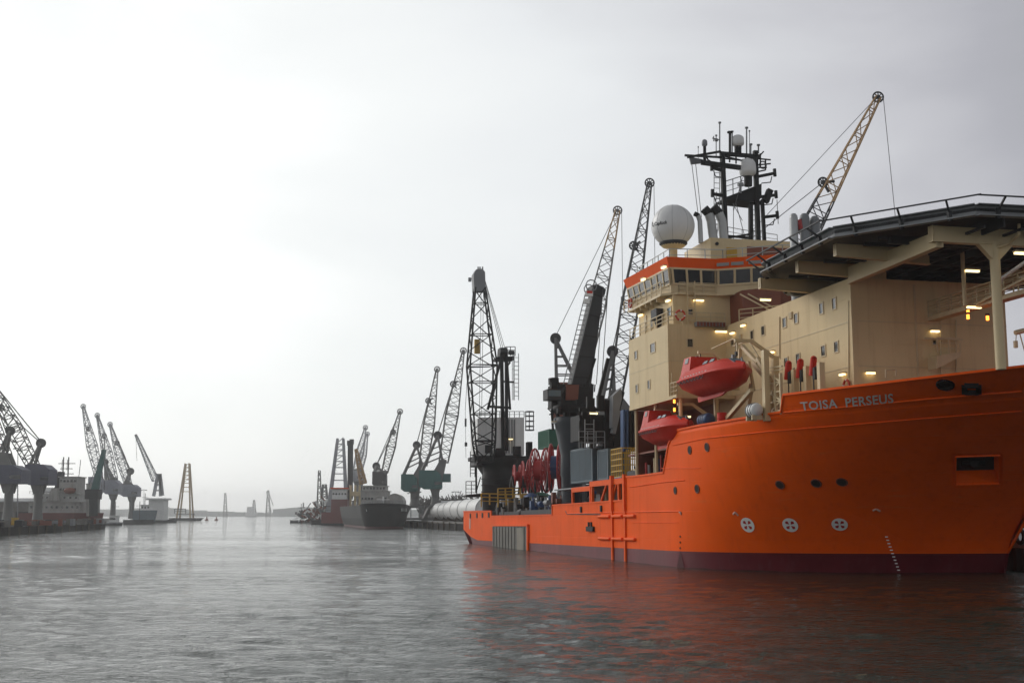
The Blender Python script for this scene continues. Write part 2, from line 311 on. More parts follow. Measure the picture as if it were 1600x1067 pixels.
# ================================================================ LEVEL-LUFFING QUAY CRANES
CG = 'lattice jib cranes along the quays'
def luff(Y, tip, pul, atop, foot, body, label, bm, jib=(CST), w0=1.0, wm=2.6, n=14, rs=1.0, bodyw=7, col=None, zb=QZ, cw=None, ropes=True, hook=None, tipm=None, rr=.05, legs=True, cr=.11):
    """tip/pul/atop/foot: photo pixels at distance Y; body: (x0,y0,x1,y1) pixel box of the machine house"""
    c0 = P((body[0] + body[2]) / 2 if col is None else col[0], 800, Y); base = V3((c0.x, Y, zb))
    t = thing('quay_crane', base, label, 'crane', CG)
    T, Ft = P(*tip, Y), P(*foot, Y); sidev = V3((0, 1, 0)); m = MB(); m.lattice(Ft, T, (0, 1, 0), [(0, wm * .9, wm * .7), (.42, wm, wm), (1, w0 * .6, w0 * .5)], n, cr * rs, .055 * rs); dj = (T - Ft); m.m = [1 if tipm and ((sum((m.v[i] for i in f), V3()) / len(f)) - Ft).dot(dj) / dj.length_squared > tipm[0] else 0 for f in m.f]; jb = ob('jib', m, [jib, tipm[1] if tipm else jib], t)
    m = MB().wheel(T, .45 * rs + .3, (0, 1, 0), 18, .12 * rs); ob('tip_sheave', m, jib, jb)
    if pul:
        pc = P(*pul, Y); m = MB().wheel(pc, .42 * rs + .25, (0, 1, 0), 16, .14 * rs)
        dd = (T - Ft).normalized(); q = Ft + dd * ((pc - Ft).dot(dd)); m.bar(pc, q + dd * wm * .3, .3 * rs); m.bar(pc, q - dd * wm * .3, .3 * rs); ob('jib_sheave', m, DGR, jb)
    x0, z1 = P(body[0], body[1], Y).x, P(body[0], body[1], Y).z; x1, z0 = P(body[2], body[3], Y).x, P(body[2], body[3], Y).z
    m = MB(); m.prism([(x0, Y - bodyw / 2, z0 + (z1 - z0) * .15), (x0 + (x1 - x0) * .2, Y - bodyw / 2, z0), (x1, Y - bodyw / 2, z0), (x1, Y - bodyw / 2, z1 - (z1 - z0) * .25), (x1 - (x1 - x0) * .25, Y - bodyw / 2, z1), (x0, Y - bodyw / 2, z1)], (0, bodyw, 0))
    for k in range(5): xx = x0 + (x1 - x0) * (k + .5) / 5; m.box((xx - .08, Y - bodyw / 2 - .06, z0 + .5), (xx + .08, Y - bodyw / 2 + .02, z1 - (z1 - z0) * .3))
    hs = ob('machine_house', m, bm, t)
    m = MB().box((x0 + (x1 - x0) * .68, Y - bodyw / 2 - 1.2, z0 + .4), (x1 + .5, Y - bodyw / 2 - .07, z0 + 2.6)); cb = ob('cab', m, bm, t)
    ob('cab_window', MB().box((x0 + (x1 - x0) * .72, Y - bodyw / 2 - 1.26, z0 + 1.3), (x1 + .3, Y - bodyw / 2 - 1.205, z0 + 2.3)), GLS, cb)
    # grey tower plates behind the foot of the jib
    m = MB(); q = P(foot[0], foot[1], Y); tcx = (P(col[0], 800, Y).x + P(col[1], 800, Y).x) / 2 if col else (x0 + x1) / 2
    for sy in (-1, 1): m.prism([(q.x - 1.0, Y + sy * 1.6, q.z + .8), (q.x + 1.0, Y + sy * 1.6, q.z + .8), (tcx + 2.2, Y + sy * 1.6, z0 + 2.4), (tcx + .8, Y + sy * 1.6, z0 - 2.5), (tcx - .8, Y + sy * 1.6, z0 - 2.5), (tcx - 2.6, Y + sy * 1.6, z0 + 2.4)], (0, sy * .5, 0))
    ob('jib_support', m, CST, t)
    if atop:
        at = P(*atop, Y); m = MB()
        for sy in (-1, 1):
            m.bar(at + V3((0, sy * .5, 0)), (x0 + (x1 - x0) * .12, Y + sy * 2, z1), .45 * rs); m.bar(at + V3((0, sy * .5, 0)), (q.x - .3, Y + sy * 1.7, q.z), .4 * rs)
            for k in range(1, 5):
                aa = at.lerp(V3((x0 + (x1 - x0) * .12, Y + sy * 2, z1)), k / 5); bb = at.lerp(V3((q.x - .3, Y + sy * 1.7, q.z)), k / 5); m.bar(aa, bb, .18 * rs)
        af = ob('a_frame', m, CST, t); m = MB().tube(at - V3((0, .5, 0)), at + V3((0, .5, 0)), .9 * rs, 14); ob('frame_sheave', m, DGR, af)
        if ropes:
            m = MB()
            for sy in (-.35, .35):
                m.tube(at + V3((0, sy, .4)), T + V3((0, sy, .2)), rr, 4)
                if pul: m.tube(at + V3((0, sy, 0)), P(*pul, Y) + V3((0, sy, 0)), rr, 4)
            ob('luffing_rope', m, ROP, t)
    if hook:
        m = MB().tube(T + V3((.8, 0, 0)), P(*hook, Y), rr, 4); h = P(*hook, Y); m.cbox(h, (.7, .5, 1.6)); m.ring(h - V3((0, 0, 1.3)), .4, .1, (0, 1, 0), 10); ob('hoist_rope_with_hook', m, ROP, t)
    if cw: cx0, cx1 = P(cw[0], cw[1], Y), P(cw[2], cw[3], Y); ob('counterweight', MB().box((cx0.x, Y - 2, cx1.z), (cx1.x, Y + 2, cx0.z)), bm, t)
    cx = (P(col[0], 800, Y).x + P(col[1], 800, Y).x) / 2 if col else (x0 + x1) / 2; cw_ = (P(col[1], 800, Y).x - P(col[0], 800, Y).x) if col else 3
    m = MB(); zt = zb + (z0 - zb) * .45 if legs else zb
    m.lathe((cx, Y, 0), [(cw_ * .6, zt), (cw_ * .45, zt + (z0 - zt) * .4), (cw_ * .45, z0 - .6), (cw_ * .7, z0 + .1)], 12)
    if legs:
        for sx in (-1, 1):
            for sy in (-1, 1): m.bar((cx + sx * cw_ * .6, Y + sy * 2, zt), (cx + sx * (cw_ * .9 + 1.2), Y + sy * 4, zb), .9)
        m.cbox((cx, Y, zt + .2), (cw_ * 1.9, 5, .9))
        for sy in (-4, 4): m.cbox((cx, Y + sy, zb + .5), (cw_ * 1.8 + 3.5, .8, .7))
    ob('portal', m, CST, t); return t
# right-hand quay: three big ones behind the ship
luff(190, (1372, 152), (1286, 285), (1150, 392), (1161, 560), (1090, 560, 1190, 640), 'tallest lattice crane, its ochre-tipped jib rising behind the helideck', PBL, DGR, tipm=(.62, CYE), w0=1.5, wm=3.2, n=20, rs=1.1, hook=(1405, 400), rr=.04)
luff(230, (1015, 286), (990, 384), (957, 549), (962, 618), (935, 625, 985, 690), 'dark lattice crane whose upright jib stands just left of the white radome', CST, DGR, w0=1.5, wm=3.2, n=22, rs=1.15, hook=(1024, 470), rr=.045)
luff(250, (965, 329), None, (868, 529), (905, 600), (862, 600, 925, 660), 'lattice crane with rusty disc at its jib tip, half hidden by the dark ship crane', RBR, CST, tipm=(.80, CYE), w0=1.8, wm=3.6, n=18, rs=1.2, hook=(973, 470), rr=.05)
# green pair
luff(470, (683, 577), (669, 626), (651, 695), (661, 727), (628, 741, 652, 768), 'left crane of the green-housed pair, nearest the black-hulled ship', TEA, CST, w0=1.5, wm=4.0, n=18, rs=1.6, bodyw=8, col=(640, 656), rr=.1)
luff(430, (724, 548), (708, 600), (684, 680), (693, 722), (656, 735, 690, 764), 'right crane of the green-housed pair with green counterweight drum', TEA, CST, w0=1.5, wm=4.2, n=18, rs=1.6, bodyw=8, col=(673, 687), cw=(688, 740, 704, 753), rr=.1)
luff(560, (625, 643), (614, 675), (588, 728), (601, 738), (583, 737, 604, 760), 'single grey crane leaning right above the black-hulled ship', DGR, CST, w0=1.6, wm=3.6, n=14, rs=1.9, col=(590, 600), rr=.12)
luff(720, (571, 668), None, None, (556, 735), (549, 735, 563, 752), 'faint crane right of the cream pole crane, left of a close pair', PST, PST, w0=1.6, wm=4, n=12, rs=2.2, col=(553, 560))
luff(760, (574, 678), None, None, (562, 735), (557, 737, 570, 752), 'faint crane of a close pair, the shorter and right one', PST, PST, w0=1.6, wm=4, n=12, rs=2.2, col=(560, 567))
# left side
luff(370, (-18, 590), (2, 637), (64, 692), (52, 728), (46, 726, 82, 758), 'violet-housed crane beside the old white ship, its jib running out of frame', PBL, DGR, w0=1.6, wm=3.8, n=20, rs=1.5, col=(52, 66), rr=.07, legs=False)
luff(350, (-60, 560), None, (16, 673), (8, 712), (-14, 727, 40, 756), 'violet-housed crane at the very left edge with pale column', PBL, DGR, w0=1.6, wm=3.8, n=20, rs=1.4, col=(5, 20), rr=.07, legs=False)
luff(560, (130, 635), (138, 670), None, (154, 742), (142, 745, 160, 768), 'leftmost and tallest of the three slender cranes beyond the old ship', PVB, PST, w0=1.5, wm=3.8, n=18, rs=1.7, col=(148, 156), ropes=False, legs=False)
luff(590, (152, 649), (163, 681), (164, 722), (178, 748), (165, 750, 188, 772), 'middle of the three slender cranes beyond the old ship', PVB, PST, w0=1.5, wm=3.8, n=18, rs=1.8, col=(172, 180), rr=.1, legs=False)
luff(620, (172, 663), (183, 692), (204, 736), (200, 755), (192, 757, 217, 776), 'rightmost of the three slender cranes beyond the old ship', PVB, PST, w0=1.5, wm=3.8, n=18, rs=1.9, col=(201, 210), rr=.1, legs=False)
# floating crane further out
def float_crane():
    Y = 645; b = P(247, 815, Y); t = thing('floating_crane', (b.x, Y, 0), 'slender jib crane on a pale square base between the dark tug and the ochre derrick', 'crane', CG)
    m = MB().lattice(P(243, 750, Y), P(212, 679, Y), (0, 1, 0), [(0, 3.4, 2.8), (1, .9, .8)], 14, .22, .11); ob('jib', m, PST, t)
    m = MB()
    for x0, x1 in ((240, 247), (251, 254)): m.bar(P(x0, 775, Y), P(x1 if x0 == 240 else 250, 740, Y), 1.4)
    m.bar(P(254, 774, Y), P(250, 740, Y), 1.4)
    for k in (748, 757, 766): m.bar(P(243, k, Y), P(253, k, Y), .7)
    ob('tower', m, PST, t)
    a, c = P(236, 781, Y), P(259, 806, Y); m = MB().box((a.x, Y - 4, 1.5), (c.x, Y + 4, a.z)); m.box((a.x - 1.3, Y - 5, a.z), (c.x + 1.3, Y + 5, a.z + .9)); ob('base_house', m, WHT, t)
    m = MB().tube(P(212, 679, Y), P(240, 742, Y) + V3((0, 0, 3)), .08, 4); m.tube(P(212, 679, Y), P(214, 720, Y), .07, 4); ob('luffing_rope', m, ROP, t)
float_crane()
def derrick(px, pyt, pyb, Y, hw, m_, label, barge=True, lean=0):
    b = P(px, pyb, Y); t = thing('derrick', (b.x, Y, 1), label, 'derrick', 'tapering derrick towers on barges')
    top = P(px + lean, pyt, Y); m = MB(); wb = hw; wt = hw * .28
    for sx in (-1, 1):
        for sy in (-1, 1): m.bar((b.x + sx * wb, Y + sy * 4, 1), (top.x + sx * wt, Y + sy, top.z), .9)
    for k in range(1, 12):
        f = (k / 12) ** .8; z = 1 + (top.z - 1) * f; wx = wb + (wt - wb) * f; cx = b.x + (top.x - b.x) * f
        if k > 4: m.bar((cx - wx, Y - 4 + 3 * f, z), (cx + wx, Y - 4 + 3 * f, z), .45)
        if k > 6: m.bar((cx - wx, Y - 4 + 3 * f, z), (cx + wx, Y - 4 + 3 * f, z + (top.z) / 13), .3)
    ob('tower', m, m_, t); m = MB().cbox((b.x, Y, 4.5), (wb * 2.3, 8, .5)); m.rail([(b.x - wb * 1.3, Y - 4, 4.7), (b.x + wb * .3, Y - 4, 4.7)], 3, 3, .2, 2); ob('work_platform', m, CST, t)
    m = MB().prism([(b.x - wb * 1.9, Y - 6, .1), (b.x + wb * 2, Y - 6, .1), (b.x + wb * 2.4, Y - 6, 2), (b.x - wb * 2, Y - 6, 2)], (0, 12, 0)); ob('pontoon', m, DGR, t)
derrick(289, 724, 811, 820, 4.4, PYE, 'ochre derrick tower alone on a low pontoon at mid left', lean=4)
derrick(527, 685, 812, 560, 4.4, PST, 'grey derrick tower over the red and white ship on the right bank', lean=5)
# ================================================================ BACKGROUND VESSELS
def hull_simple(x0, x1, Y, z1, bow=6, depth=12, rake=.2):
    """broadside hull in world axes: bow to +x"""
    m = MB(); zz = [-1, .8, z1]
    rows = []
    for z in zz:
        k = (z + 1) / (z1 + 1); rows.append([(x0, Y - depth / 2 * .8, z), (x1 - bow, Y - depth / 2, z), (x1 - bow * .4, Y - depth / 4, z), (x1 + rake * z, Y, z), (x1 - bow * .4, Y + depth / 4, z), (x1 - bow, Y + depth / 2, z), (x0, Y + depth / 2 * .8, z)])
    n = 7
    for k in range(2): m.add(rows[k] + rows[k + 1], [(i, (i + 1) % n, n + (i + 1) % n, n + i) for i in range(n)], k)
    m.add(rows[2], [tuple(range(n))], 1); return m
def deckhouse(t, x0, x1, Y, z0, z1, m_, name='superstructure', dy=5, rows=1, n=6, win=True):
    m = MB().box((x0, Y - dy, z0), (x1, Y + dy, z1)); m.box((x0 - .4, Y - dy - .4, z1), (x1 + .4, Y + dy + .4, z1 + .25)); o = ob(name, m, m_, t)
    if win:
        for r in range(rows):
            zz = z0 + (z1 - z0) * (r + .55) / rows
            for i in range(n): x = x0 + (x1 - x0) * (i + .5) / n; ob('window', MB().box((x - .35, Y - dy - .06, zz - .35), (x + .35, Y - dy + .05, zz + .35)), GLS, o)
    return o
def old_ship():
    Y = 405; X = lambda p: P(p, 790, Y).x; Z = lambda p: P(60, p, Y).z
    t = thing('moored_ship', (X(100), Y, 0), 'old rust-red ship with white superstructure and dark funnel behind the left pier', 'ship', 'working ships moored along the quays')
    ob('hull', hull_simple(X(40), X(158), Y, Z(801), 6, 14), [DGR, mat('rusty_red_hull', (.14, .03, .025), .6, dirt=.5)], t)
    h1 = deckhouse(t, X(55), X(134), Y, Z(801), Z(785), WWH, dy=5.5, rows=1, n=10)
    deckhouse(t, X(60), X(130), Y, Z(785) + .3, Z(773), mat('grey_white_paint', (.5, .5, .48), .5, dirt=.4), 'upper_house', dy=4.5, n=8)
    deckhouse(t, X(98), X(125), Y, Z(773) + .3, Z(746), WWH, 'bridge', dy=4, n=5, rows=2)
    m = MB(); a, b_ = X(82), X(103); m.prism([(a, Y - 5.9, Z(783)), (b_, Y - 5.9, Z(783)), (b_ - 1, Y - 5.9, Z(763)), (a + 1.6, Y - 5.9, Z(763))], (0, 4, 0)); fb = ob('funnel_base', m, WWH, t)
    m = MB(); m.prism([(X(88), Y - 3, Z(770)), (X(98), Y - 3, Z(770)), (X(98), Y - 3, Z(737)), (X(93), Y - 3, Z(737))], (0, 3.5, 0)); ob('funnel', m, DGR, t)
    for x in (96, 104):
        m = MB().tube((X(x), Y, Z(773)), (X(x), Y, Z(714)), .22, 6); 
        for k, wd in ((724, 11), (732, 7), (740, 9)): m.bar((X(x - wd * .7), Y, Z(k)), (X(x + wd), Y, Z(k)), .22)
        m.tube((X(x - 2), Y, Z(735)), (X(x - 2), Y, Z(718)), .1, 5); ob('mast', m, DGR, t)
    ob('aerial', MB().tube((X(121), Y, Z(746)), (X(123), Y, Z(718)), .12, 5), GRY, t)
    for x0, x1 in ((62, 76), (108, 127)):
        m = MB(); c = V3(((X(x0) + X(x1)) / 2, Y - 5.6, Z(767))); L = (X(x1) - X(x0)) / 2
        m.lathe(c - V3((L, 0, 0)), [(.1, 0), (.8, L * .3), (1.0, L), (.8, L * 1.7), (.1, L * 2)], 10, (1, 0, 0)); ob('ship_boat', m, RBR, t, label='rust-red ship boat')
    m = MB()
    for k in (772, 784): m.rail([(X(56), Y - 5.8, Z(k)), (X(134), Y - 5.8, Z(k))], .9, 2.5, .05, 2)
    ob('railing', m, WWH, t)
old_ship()
def cargo_gear():
    Y = 395; a = P(138, 806, Y)
    t = thing('deck_crane', (a.x, Y, QZ), 'dark teal straight crane arm slanting up at the end of the left pier', 'crane', CG)
    m = MB(); m.tube(P(146, 775, Y), P(163, 702, Y), 1.0, 4, .55); ob('arm', m, TEA, t)
    m = MB().tube(P(146, 806, Y), P(146, 770, Y), 1.3, 10); m.cbox(P(146, 772, Y), (4, 4, 3)); ob('pedestal', m, DGR, t)
    m = MB().tube(P(163, 702, Y), P(163, 765, Y), .07, 4); m.tube(P(163, 702, Y), P(139, 757, Y), .07, 4); ob('hoist_rope', m, ROP, t)
    one('silo_column', MB().tube(P(139, 806, Y + 6), P(139, 757, Y + 6), .8, 10).tube(P(139, 757, Y + 6), P(139, 755, Y + 6), .95, 10), WWH, 'slim pale upright column beside the dark teal crane arm', 'column')
cargo_gear()
def low_vessel(x0, x1, Y, z, hm, label, house=None, name='barge', grp=None):
    X0, X1 = P(x0, 800, Y).x, P(x1, 800, Y).x; t = thing(name, ((X0 + X1) / 2, Y, 0), label, name.replace('_', ' '), grp)
    ob('hull', hull_simple(X0, X1, Y, z, min(6, (X1 - X0) * .3), 7), [DGR, hm], t)
    if house: deckhouse(t, P(house[0], 800, Y).x, P(house[1], 800, Y).x, Y, z, P(60, house[2], Y).z, WHT, n=3, dy=2.5)
    m = MB().tube(((X0 + X1) / 2, Y, z), ((X0 + X1) / 2, Y, z + 8), .15, 6); m.bar(((X0 + X1) / 2 - 1.5, Y, z + 6), ((X0 + X1) / 2 + 1.5, Y, z + 6), .15); ob('mast', m, DGR, t)
    return t
low_vessel(168, 192, 505, 1.3, GRY, 'small grey workboat just past the end of the left pier', (175, 184, 806), 'workboat')
low_vessel(196, 240, 560, 2.0, DGR, 'low dark barge between the small workboat and the blue tug', None, 'barge')
low_vessel(210, 242, 610, 6.2, BGR, 'blue-grey tug with a red waterline below the floating crane', (222, 236, 789), 'tug')
low_vessel(243, 276, 660, 1.8, DGR, 'flat black barge under the pale base of the floating crane', None, 'barge')
low_vessel(455, 486, 640, 1.5, GRY, 'faint low barge left of the heap of wreckage on the right bank', None, 'barge')
low_vessel(488, 522, 545, 1.9, BLK, 'black flat barge at the foot of the grey derrick', None, 'barge')
for x, l in ((323, 'small dark buoy out in the fairway, the left one'), (338, 'small dark buoy out in the fairway, the right one')):
    g = G(x, 813); one('buoy', MB().lathe((g.x, g.y, 0), [(1.2, -.3), (1.3, .5), (.5, 1.2), (.3, 2.6), (.05, 2.8)], 10), RBR, l, 'buoy', 'buoys in the fairway')
def red_white_ship():
    Y = 520; X = lambda p: P(p, 790, Y).x; Z = lambda p: P(530, p, Y).z
    t = thing('moored_ship', (X(535), Y, 0), 'red-hulled ship with white house under the grey derrick on the right bank', 'ship', 'working ships moored along the quays')
    ob('hull', hull_simple(X(505), X(556), Y, Z(800), 5, 12), [DGR, mat('dull_red_paint', (.20, .055, .05), .6, dirt=.5)], t)
    m = MB().box((X(520), Y - 5, Z(800)), (X(545), Y + 5, Z(780))); ob('red_house', m, MATS['dull_red_paint'], t)
    deckhouse(t, X(521), X(544), Y, Z(780), Z(765), WHT, n=5); ob('orange_roof', MB().box((X(519), Y - 6, Z(765) + .26), (X(545), Y + 6, Z(762))), ORG2, t)
    for x, y, l in ((545, 692, DGR), (549, 690, DGR)): ob('mast', MB().bar((X(x), Y, Z(780)), (X(x - 1), Y, Z(y)), 1.1).cbox((X(x - 1), Y, Z(y)), (1.6, 1.6, 2)), l, t)
    m = MB().lattice((X(567), Y, Z(755)), (X(555), Y, Z(702)), (0, 1, 0), [(0, 3, 2.4), (1, 1, .8)], 8, .35, .2); ob('cream_crane_arm', m, CYE, t)
    m = MB()
    for x in (556, 563, 549): m.tube((X(x), Y - 3, Z(805)), (X(x), Y - 3, Z(758)), .45, 8)
    m.box((X(548), Y - 4, Z(775)), (X(572), Y + 4, Z(768))); ob('cream_gantry', m, CRM, t)
red_white_ship()
def black_ship():
    """bow-on black ship heading towards the camera"""
    Y0 = 400; X = lambda p: P(p, 800, Y0).x; Z = lambda p: P(600, p, Y0).z
    cx = X(597.5); hb = X(636) - cx; t = thing('moored_ship', (cx, Y0, 0), 'bluff black-hulled cargo ship seen bow-on at the end of the right quay', 'ship', 'working ships moored along the quays')
    m = MB(); rows = []; n = 25
    for z, k, rk in ((-1, .78, 0), (.6, .80, 0), (3, .92, -.6), (Z(794), 1.0, -1.6), (Z(789), 1.02, -2.2)):
        r = []
        for i in range(n):
            a = math.pi * i / (n - 1); r.append((cx - math.cos(a) * hb * k, Y0 + 6 - (8 - rk) * math.sin(a) ** .8 if 0 < i < n - 1 else Y0 + 6, z + (.6 * math.sin(a) if z > 5 else 0)))
        rows.append([(cx - hb * k - 17.5, Y0 + 90, z)] + r + [(cx + hb * k - 17.5, Y0 + 90, z)])
    nn = n + 2
    for k in range(4): m.add(rows[k] + rows[k + 1], [(i, i + 1, nn + i + 1, nn + i) for i in range(nn - 1)], 0 if k else 1, True)
    m.add(rows[3], [tuple(range(nn))[::-1]], 0); m.v = [V3((p.x, p.y, p.z)) for p in m.v]; ob('hull', m, [BLK, mat('dull_red_boot', (.08, .02, .02), .6)], t)
    for x0, x1 in ((572, 582), (627, 634)):
        m = MB()
        for k in range(5):
            xx = x0 + (x1 - x0) * k / 5; p = P(xx, 796, Y0 - 1.6); m.box((p.x, p.y, p.z - .5), (p.x + .75 * (x1 - x0) / 10, p.y + .1, p.z + .4))
        ob('bow_marking', m, WHT, t)
    d = Y0 + 22
    deckhouse(t, P(566, 800, d).x, P(607, 800, d).x, d, Z(792), P(600, 768, d).z, WWH, dy=5, n=8); deckhouse(t, P(568, 800, d).x, P(604, 800, d).x, d, P(600, 768, d).z + .3, P(600, 760, d).z, WWH, 'bridge', dy=4, n=7)
    for a, b_ in ((583, 601), (604, 629)):
        c = P((a + b_) / 2, 784, Y0 + 14); r = (P(b_, 784, Y0 + 14).x - P(a, 784, Y0 + 14).x) / 2; m = MB().tube(c, c + V3((0, 14, 0)), r, 20); m.ring(c, r, .2, (0, 1, 0), 20); m.ring(c, r * .5, .1, (0, 1, 0), 16); ob('white_tank', m, WWH, t)
    m = MB().tube((cx, Y0 + 2, Z(790)), (cx, Y0 + 2, Z(775)), .25, 8); m.bar((cx - 2, Y0 + 2, Z(780)), (cx + 2, Y0 + 2, Z(780)), .2); ob('mast', m, WHT, t)
    m = MB().rail([(cx - hb * .9, Y0 + 5, Z(789)), (cx - hb * .4, Y0, Z(788)), (cx + hb * .4, Y0, Z(788)), (cx + hb * .9, Y0 + 5, Z(789))], 1.1, 1.5, .06, 3); ob('railing', m, GRY, t)
black_ship()
# wreck-like heap / small craft far right bank, distant structures
random.seed(11)
m = MB(); 
for i in range(110):
    x = random.uniform(470, 522); yb = 812; yt = random.uniform(770, 808) if x > 495 else random.uniform(790, 809); Yd = 620; p = P(x, random.uniform(yt, yb), Yd); m.bar(p, p + V3((random.uniform(-3, 3), random.uniform(-2, 2), random.uniform(-2, 4))), random.uniform(.3, 1.1), random.choice((0, 1, 2)))
one('scrap_heap', m, [CST, WHT, RBR], 'tangled heap of scrap at the water edge left of the grey derrick', 'scrap', kind='stuff')
for i, (x, yt, Yd, ww, lb) in enumerate(((499, 735, 640, .9, 'slim grey mast left of the grey derrick'), (507, 757, 640, 1.6, 'short leaning post left of the grey derrick'), (352, 770, 2300, 2.2, 'faint thin mast on the far shore, left'), (419, 766, 2300, 2.6, 'faint crane on the far shore, right'), (397, 781, 2300, 2.4, 'faint tower above the pale far vessel'))):
    b = P(x, 806, Yd); tp = P(x, yt, Yd); m = MB().lattice((b.x, Yd, 0), tp, (0, 1, 0), [(0, ww * 3, ww * 3), (1, ww, ww)], 8, ww * .25, ww * .14)
    if i in (3,): m.bar(tp, P(x + 8, 790, Yd), 1.0); m.bar(tp + V3((-3, 0, -2)), P(x + 5, 800, Yd), 1.2)
    one('mast', m, CST, lb, 'mast', 'distant masts')
low_vessel(384, 402, 2100, 7, WHT, 'pale vessel showing white against the far shore', (386, 398, 792), 'vessel')
# wind-tower tubes on the right quay
a0 = V3((-9.0, 352, 0)); a1 = V3((-26.5, 428, 0)); dd = (a1 - a0).normalized()
for i, (s0, s1, r, dx, l) in enumerate(((0, 27, 3.0, 2, 'nearest big white steel tube lying on the right quay'), (28, 52, 2.9, 2, 'middle big white steel tube lying on the right quay'), (53, 80, 2.7, 2.5, 'farthest big white steel tube, beside the black-hulled ship'))):
    c0 = a0 + dd * s0 + V3((dx, 0, QZ + r + .5)); c1 = a0 + dd * s1 + V3((dx, 0, QZ + r + .5))
    t = thing('tower_tube', (c0.x, c0.y, QZ), l, 'steel tube', 'white tower sections on the quay')
    m = MB().tube(c0, c1, r, 32); ob('shell', m, WHT, t)
    m = MB()
    for k in (0, .5, 1): m.ring(c0.lerp(c1, k), r + .02, .13, dd, 32)
    ob('flange', m, LGY, t)
    for k in (.2, .8): c = c0.lerp(c1, k); m = MB().prism([(c.x - r, c.y, QZ), (c.x + r, c.y, QZ), (c.x + r * .75, c.y, QZ + 1.6), (c.x - r * .75, c.y, QZ + 1.6)], (0, .8, 0)); ob('cradle', m, WOD, t)
# bare trees behind the tubes
m = MB(); random.seed(5)
for i in range(46):
    x = 655 + i * 2.0; b = P(x, 800, 620); h = P(x, 778 + random.random() * 7 - (4 if i > 20 else 0), 620).z
    m.bar((b.x, 620, QZ), (b.x, 620, h), .5)
    for k in range(9): z = QZ + (h - QZ) * random.uniform(.3, .95); q = random.uniform(-1, 1); m.bar((b.x, 620, z), (b.x + q * 2, 620 + q, z + random.uniform(1.5, 3)), .3)
one('tree_row', m, TRE, 'row of bare poplars far behind the white tubes', 'trees', kind='stuff')
random.seed(17)
for i, (x, y, Yd, lb) in enumerate(((28, 700, 400, 'thin lamp mast between the two violet-housed cranes'), (121, 745, 430, 'short derrick post right of the old white ship bridge'), (205, 772, 540, 'thin lamp mast above the low dark barge'), (225, 765, 620, 'thin signal mast of the wharf behind the blue-grey tug'), (642, 770, 500, 'lamp mast between the black-hulled ship and the green-housed cranes'), (712, 768, 460, 'lamp mast standing behind the nearest white tube'))):
    b = P(x, 803, Yd); tp = P(x, y, Yd); m = MB().tube((b.x, Yd, QZ), tp, .22, 8, .1); m.bar(tp + V3((-1.2, 0, 0)), tp + V3((1.2, 0, 0)), .22)
    for sx in (-1.1, 1.1): m.cbox(tp + V3((sx, 0, -.2)), (.7, .5, .3))
    one('lamp_mast', m, GRY, lb, 'lamp mast', 'lamp masts on the quays')
# low sheds / clutter on the quays
def shed(x0, x1, yt, Y, m_, label, zb=QZ):
    X0, X1 = P(x0, 800, Y).x, P(x1, 800, Y).x; z = P(x0, yt, Y).z; t = thing('warehouse', ((X0 + X1) / 2, Y, zb), label, 'warehouse', 'low sheds on the quays')
    m = MB().box((X0, Y, zb), (X1, Y + 14, z * .85 + zb * .15)); ob('wall', m, m_, t)
    m = MB().prism([(X0 - .5, Y - .4, z * .85 + zb * .15), (X1 + .5, Y - .4, z * .85 + zb * .15), (X1 + .5, Y + 7, z), (X0 - .5, Y + 7, z)], (0, 0, .3)); ob('roof', m, GRY, t)
    for k in range(3): x = X0 + (X1 - X0) * (k + .5) / 3; ob('door', MB().box((x - (X1 - X0) * .09, Y - .06, zb), (x + (X1 - X0) * .09, Y + .02, zb + 3)), DGR, t)
shed(-60, 54, 779, 430, CON, 'long grey shed low on the left pier behind the violet-housed cranes')
shed(60, 90, 762, 690, WHT, 'pale shed far behind the old white ship')
shed(690, 760, 783, 560, GRY, 'grey shed behind the white steel tubes')
m = MB(); random.seed(9)
for i in range(70):
    x = random.uniform(-40, 160); g = G(x, 803 + random.uniform(11.2, 13.5) + (6 - x * .035) * 1.0, QZ); m.cbox((g.x, g.y, QZ + .4), (random.uniform(.4, 2.4), random.uniform(.5, 2), random.uniform(.6, 1.6)), random.choice((0, 1, 2, 3)))
one('quay_clutter', m, [DGR, RBR, GRY, CON], 'strip of small bits and pallets along the left pier edge', 'clutter', kind='stuff')
for i, (x, lb) in enumerate(((23, 'yellow bollard box on the left pier, nearest the left edge'),)):
    g = G(x, 820, QZ); one('equipment_box', MB().cbox((g.x, g.y, QZ + .7), (1.1, 1, 1.4)).cbox((g.x, g.y, QZ + 1.45), (1.3, 1.2, .1)), YEL, 'small yellow equipment box on the left pier', 'box')
# ================================================================ THE ORANGE OFFSHORE VESSEL (local axes: x aft, y starboard, z up)
BH, PV = 20.8, -2.0
ship = thing('offshore_vessel', (0, 0, 0), 'huge orange-hulled offshore vessel with cream superstructure, helideck and white radome', 'ship', ship=True)
TOP = [(700, 796), (727.5, 796.5), (767, 797.8), (768, 806), (863, 804.5), (863.2, 789), (894, 786.6), (935, 783.5), (978, 780.5), (979, 746.5), (1000, 743), (1036.7, 738), (1048, 675), (1060, 671.5), (1090, 665), (1150, 655), (1222, 643.5), (1334, 634.5), (1450, 623), (1600, 611), (1750, 598), (2400, 550)]
BUL = [(0, 765), (1222, 617), (1334, 603.5), (1450, 589.5), (1600, 572), (1750, 556), (2400, 500)]
def toppy(px, TP=None):
    TP = TP or TOP
    for (a, b), (c, d) in zip(TP, TP[1:]):
        if px <= c: return b + (d - b) * (px - a) / (c - a)
    return TP[-1][1]
ZP = 1.45
def ubow(z): return -(.28 * z + .097 * z * z) if z > 0 else -.3 * z
def usho(z): return 17.5 - .1 * max(z, 0)
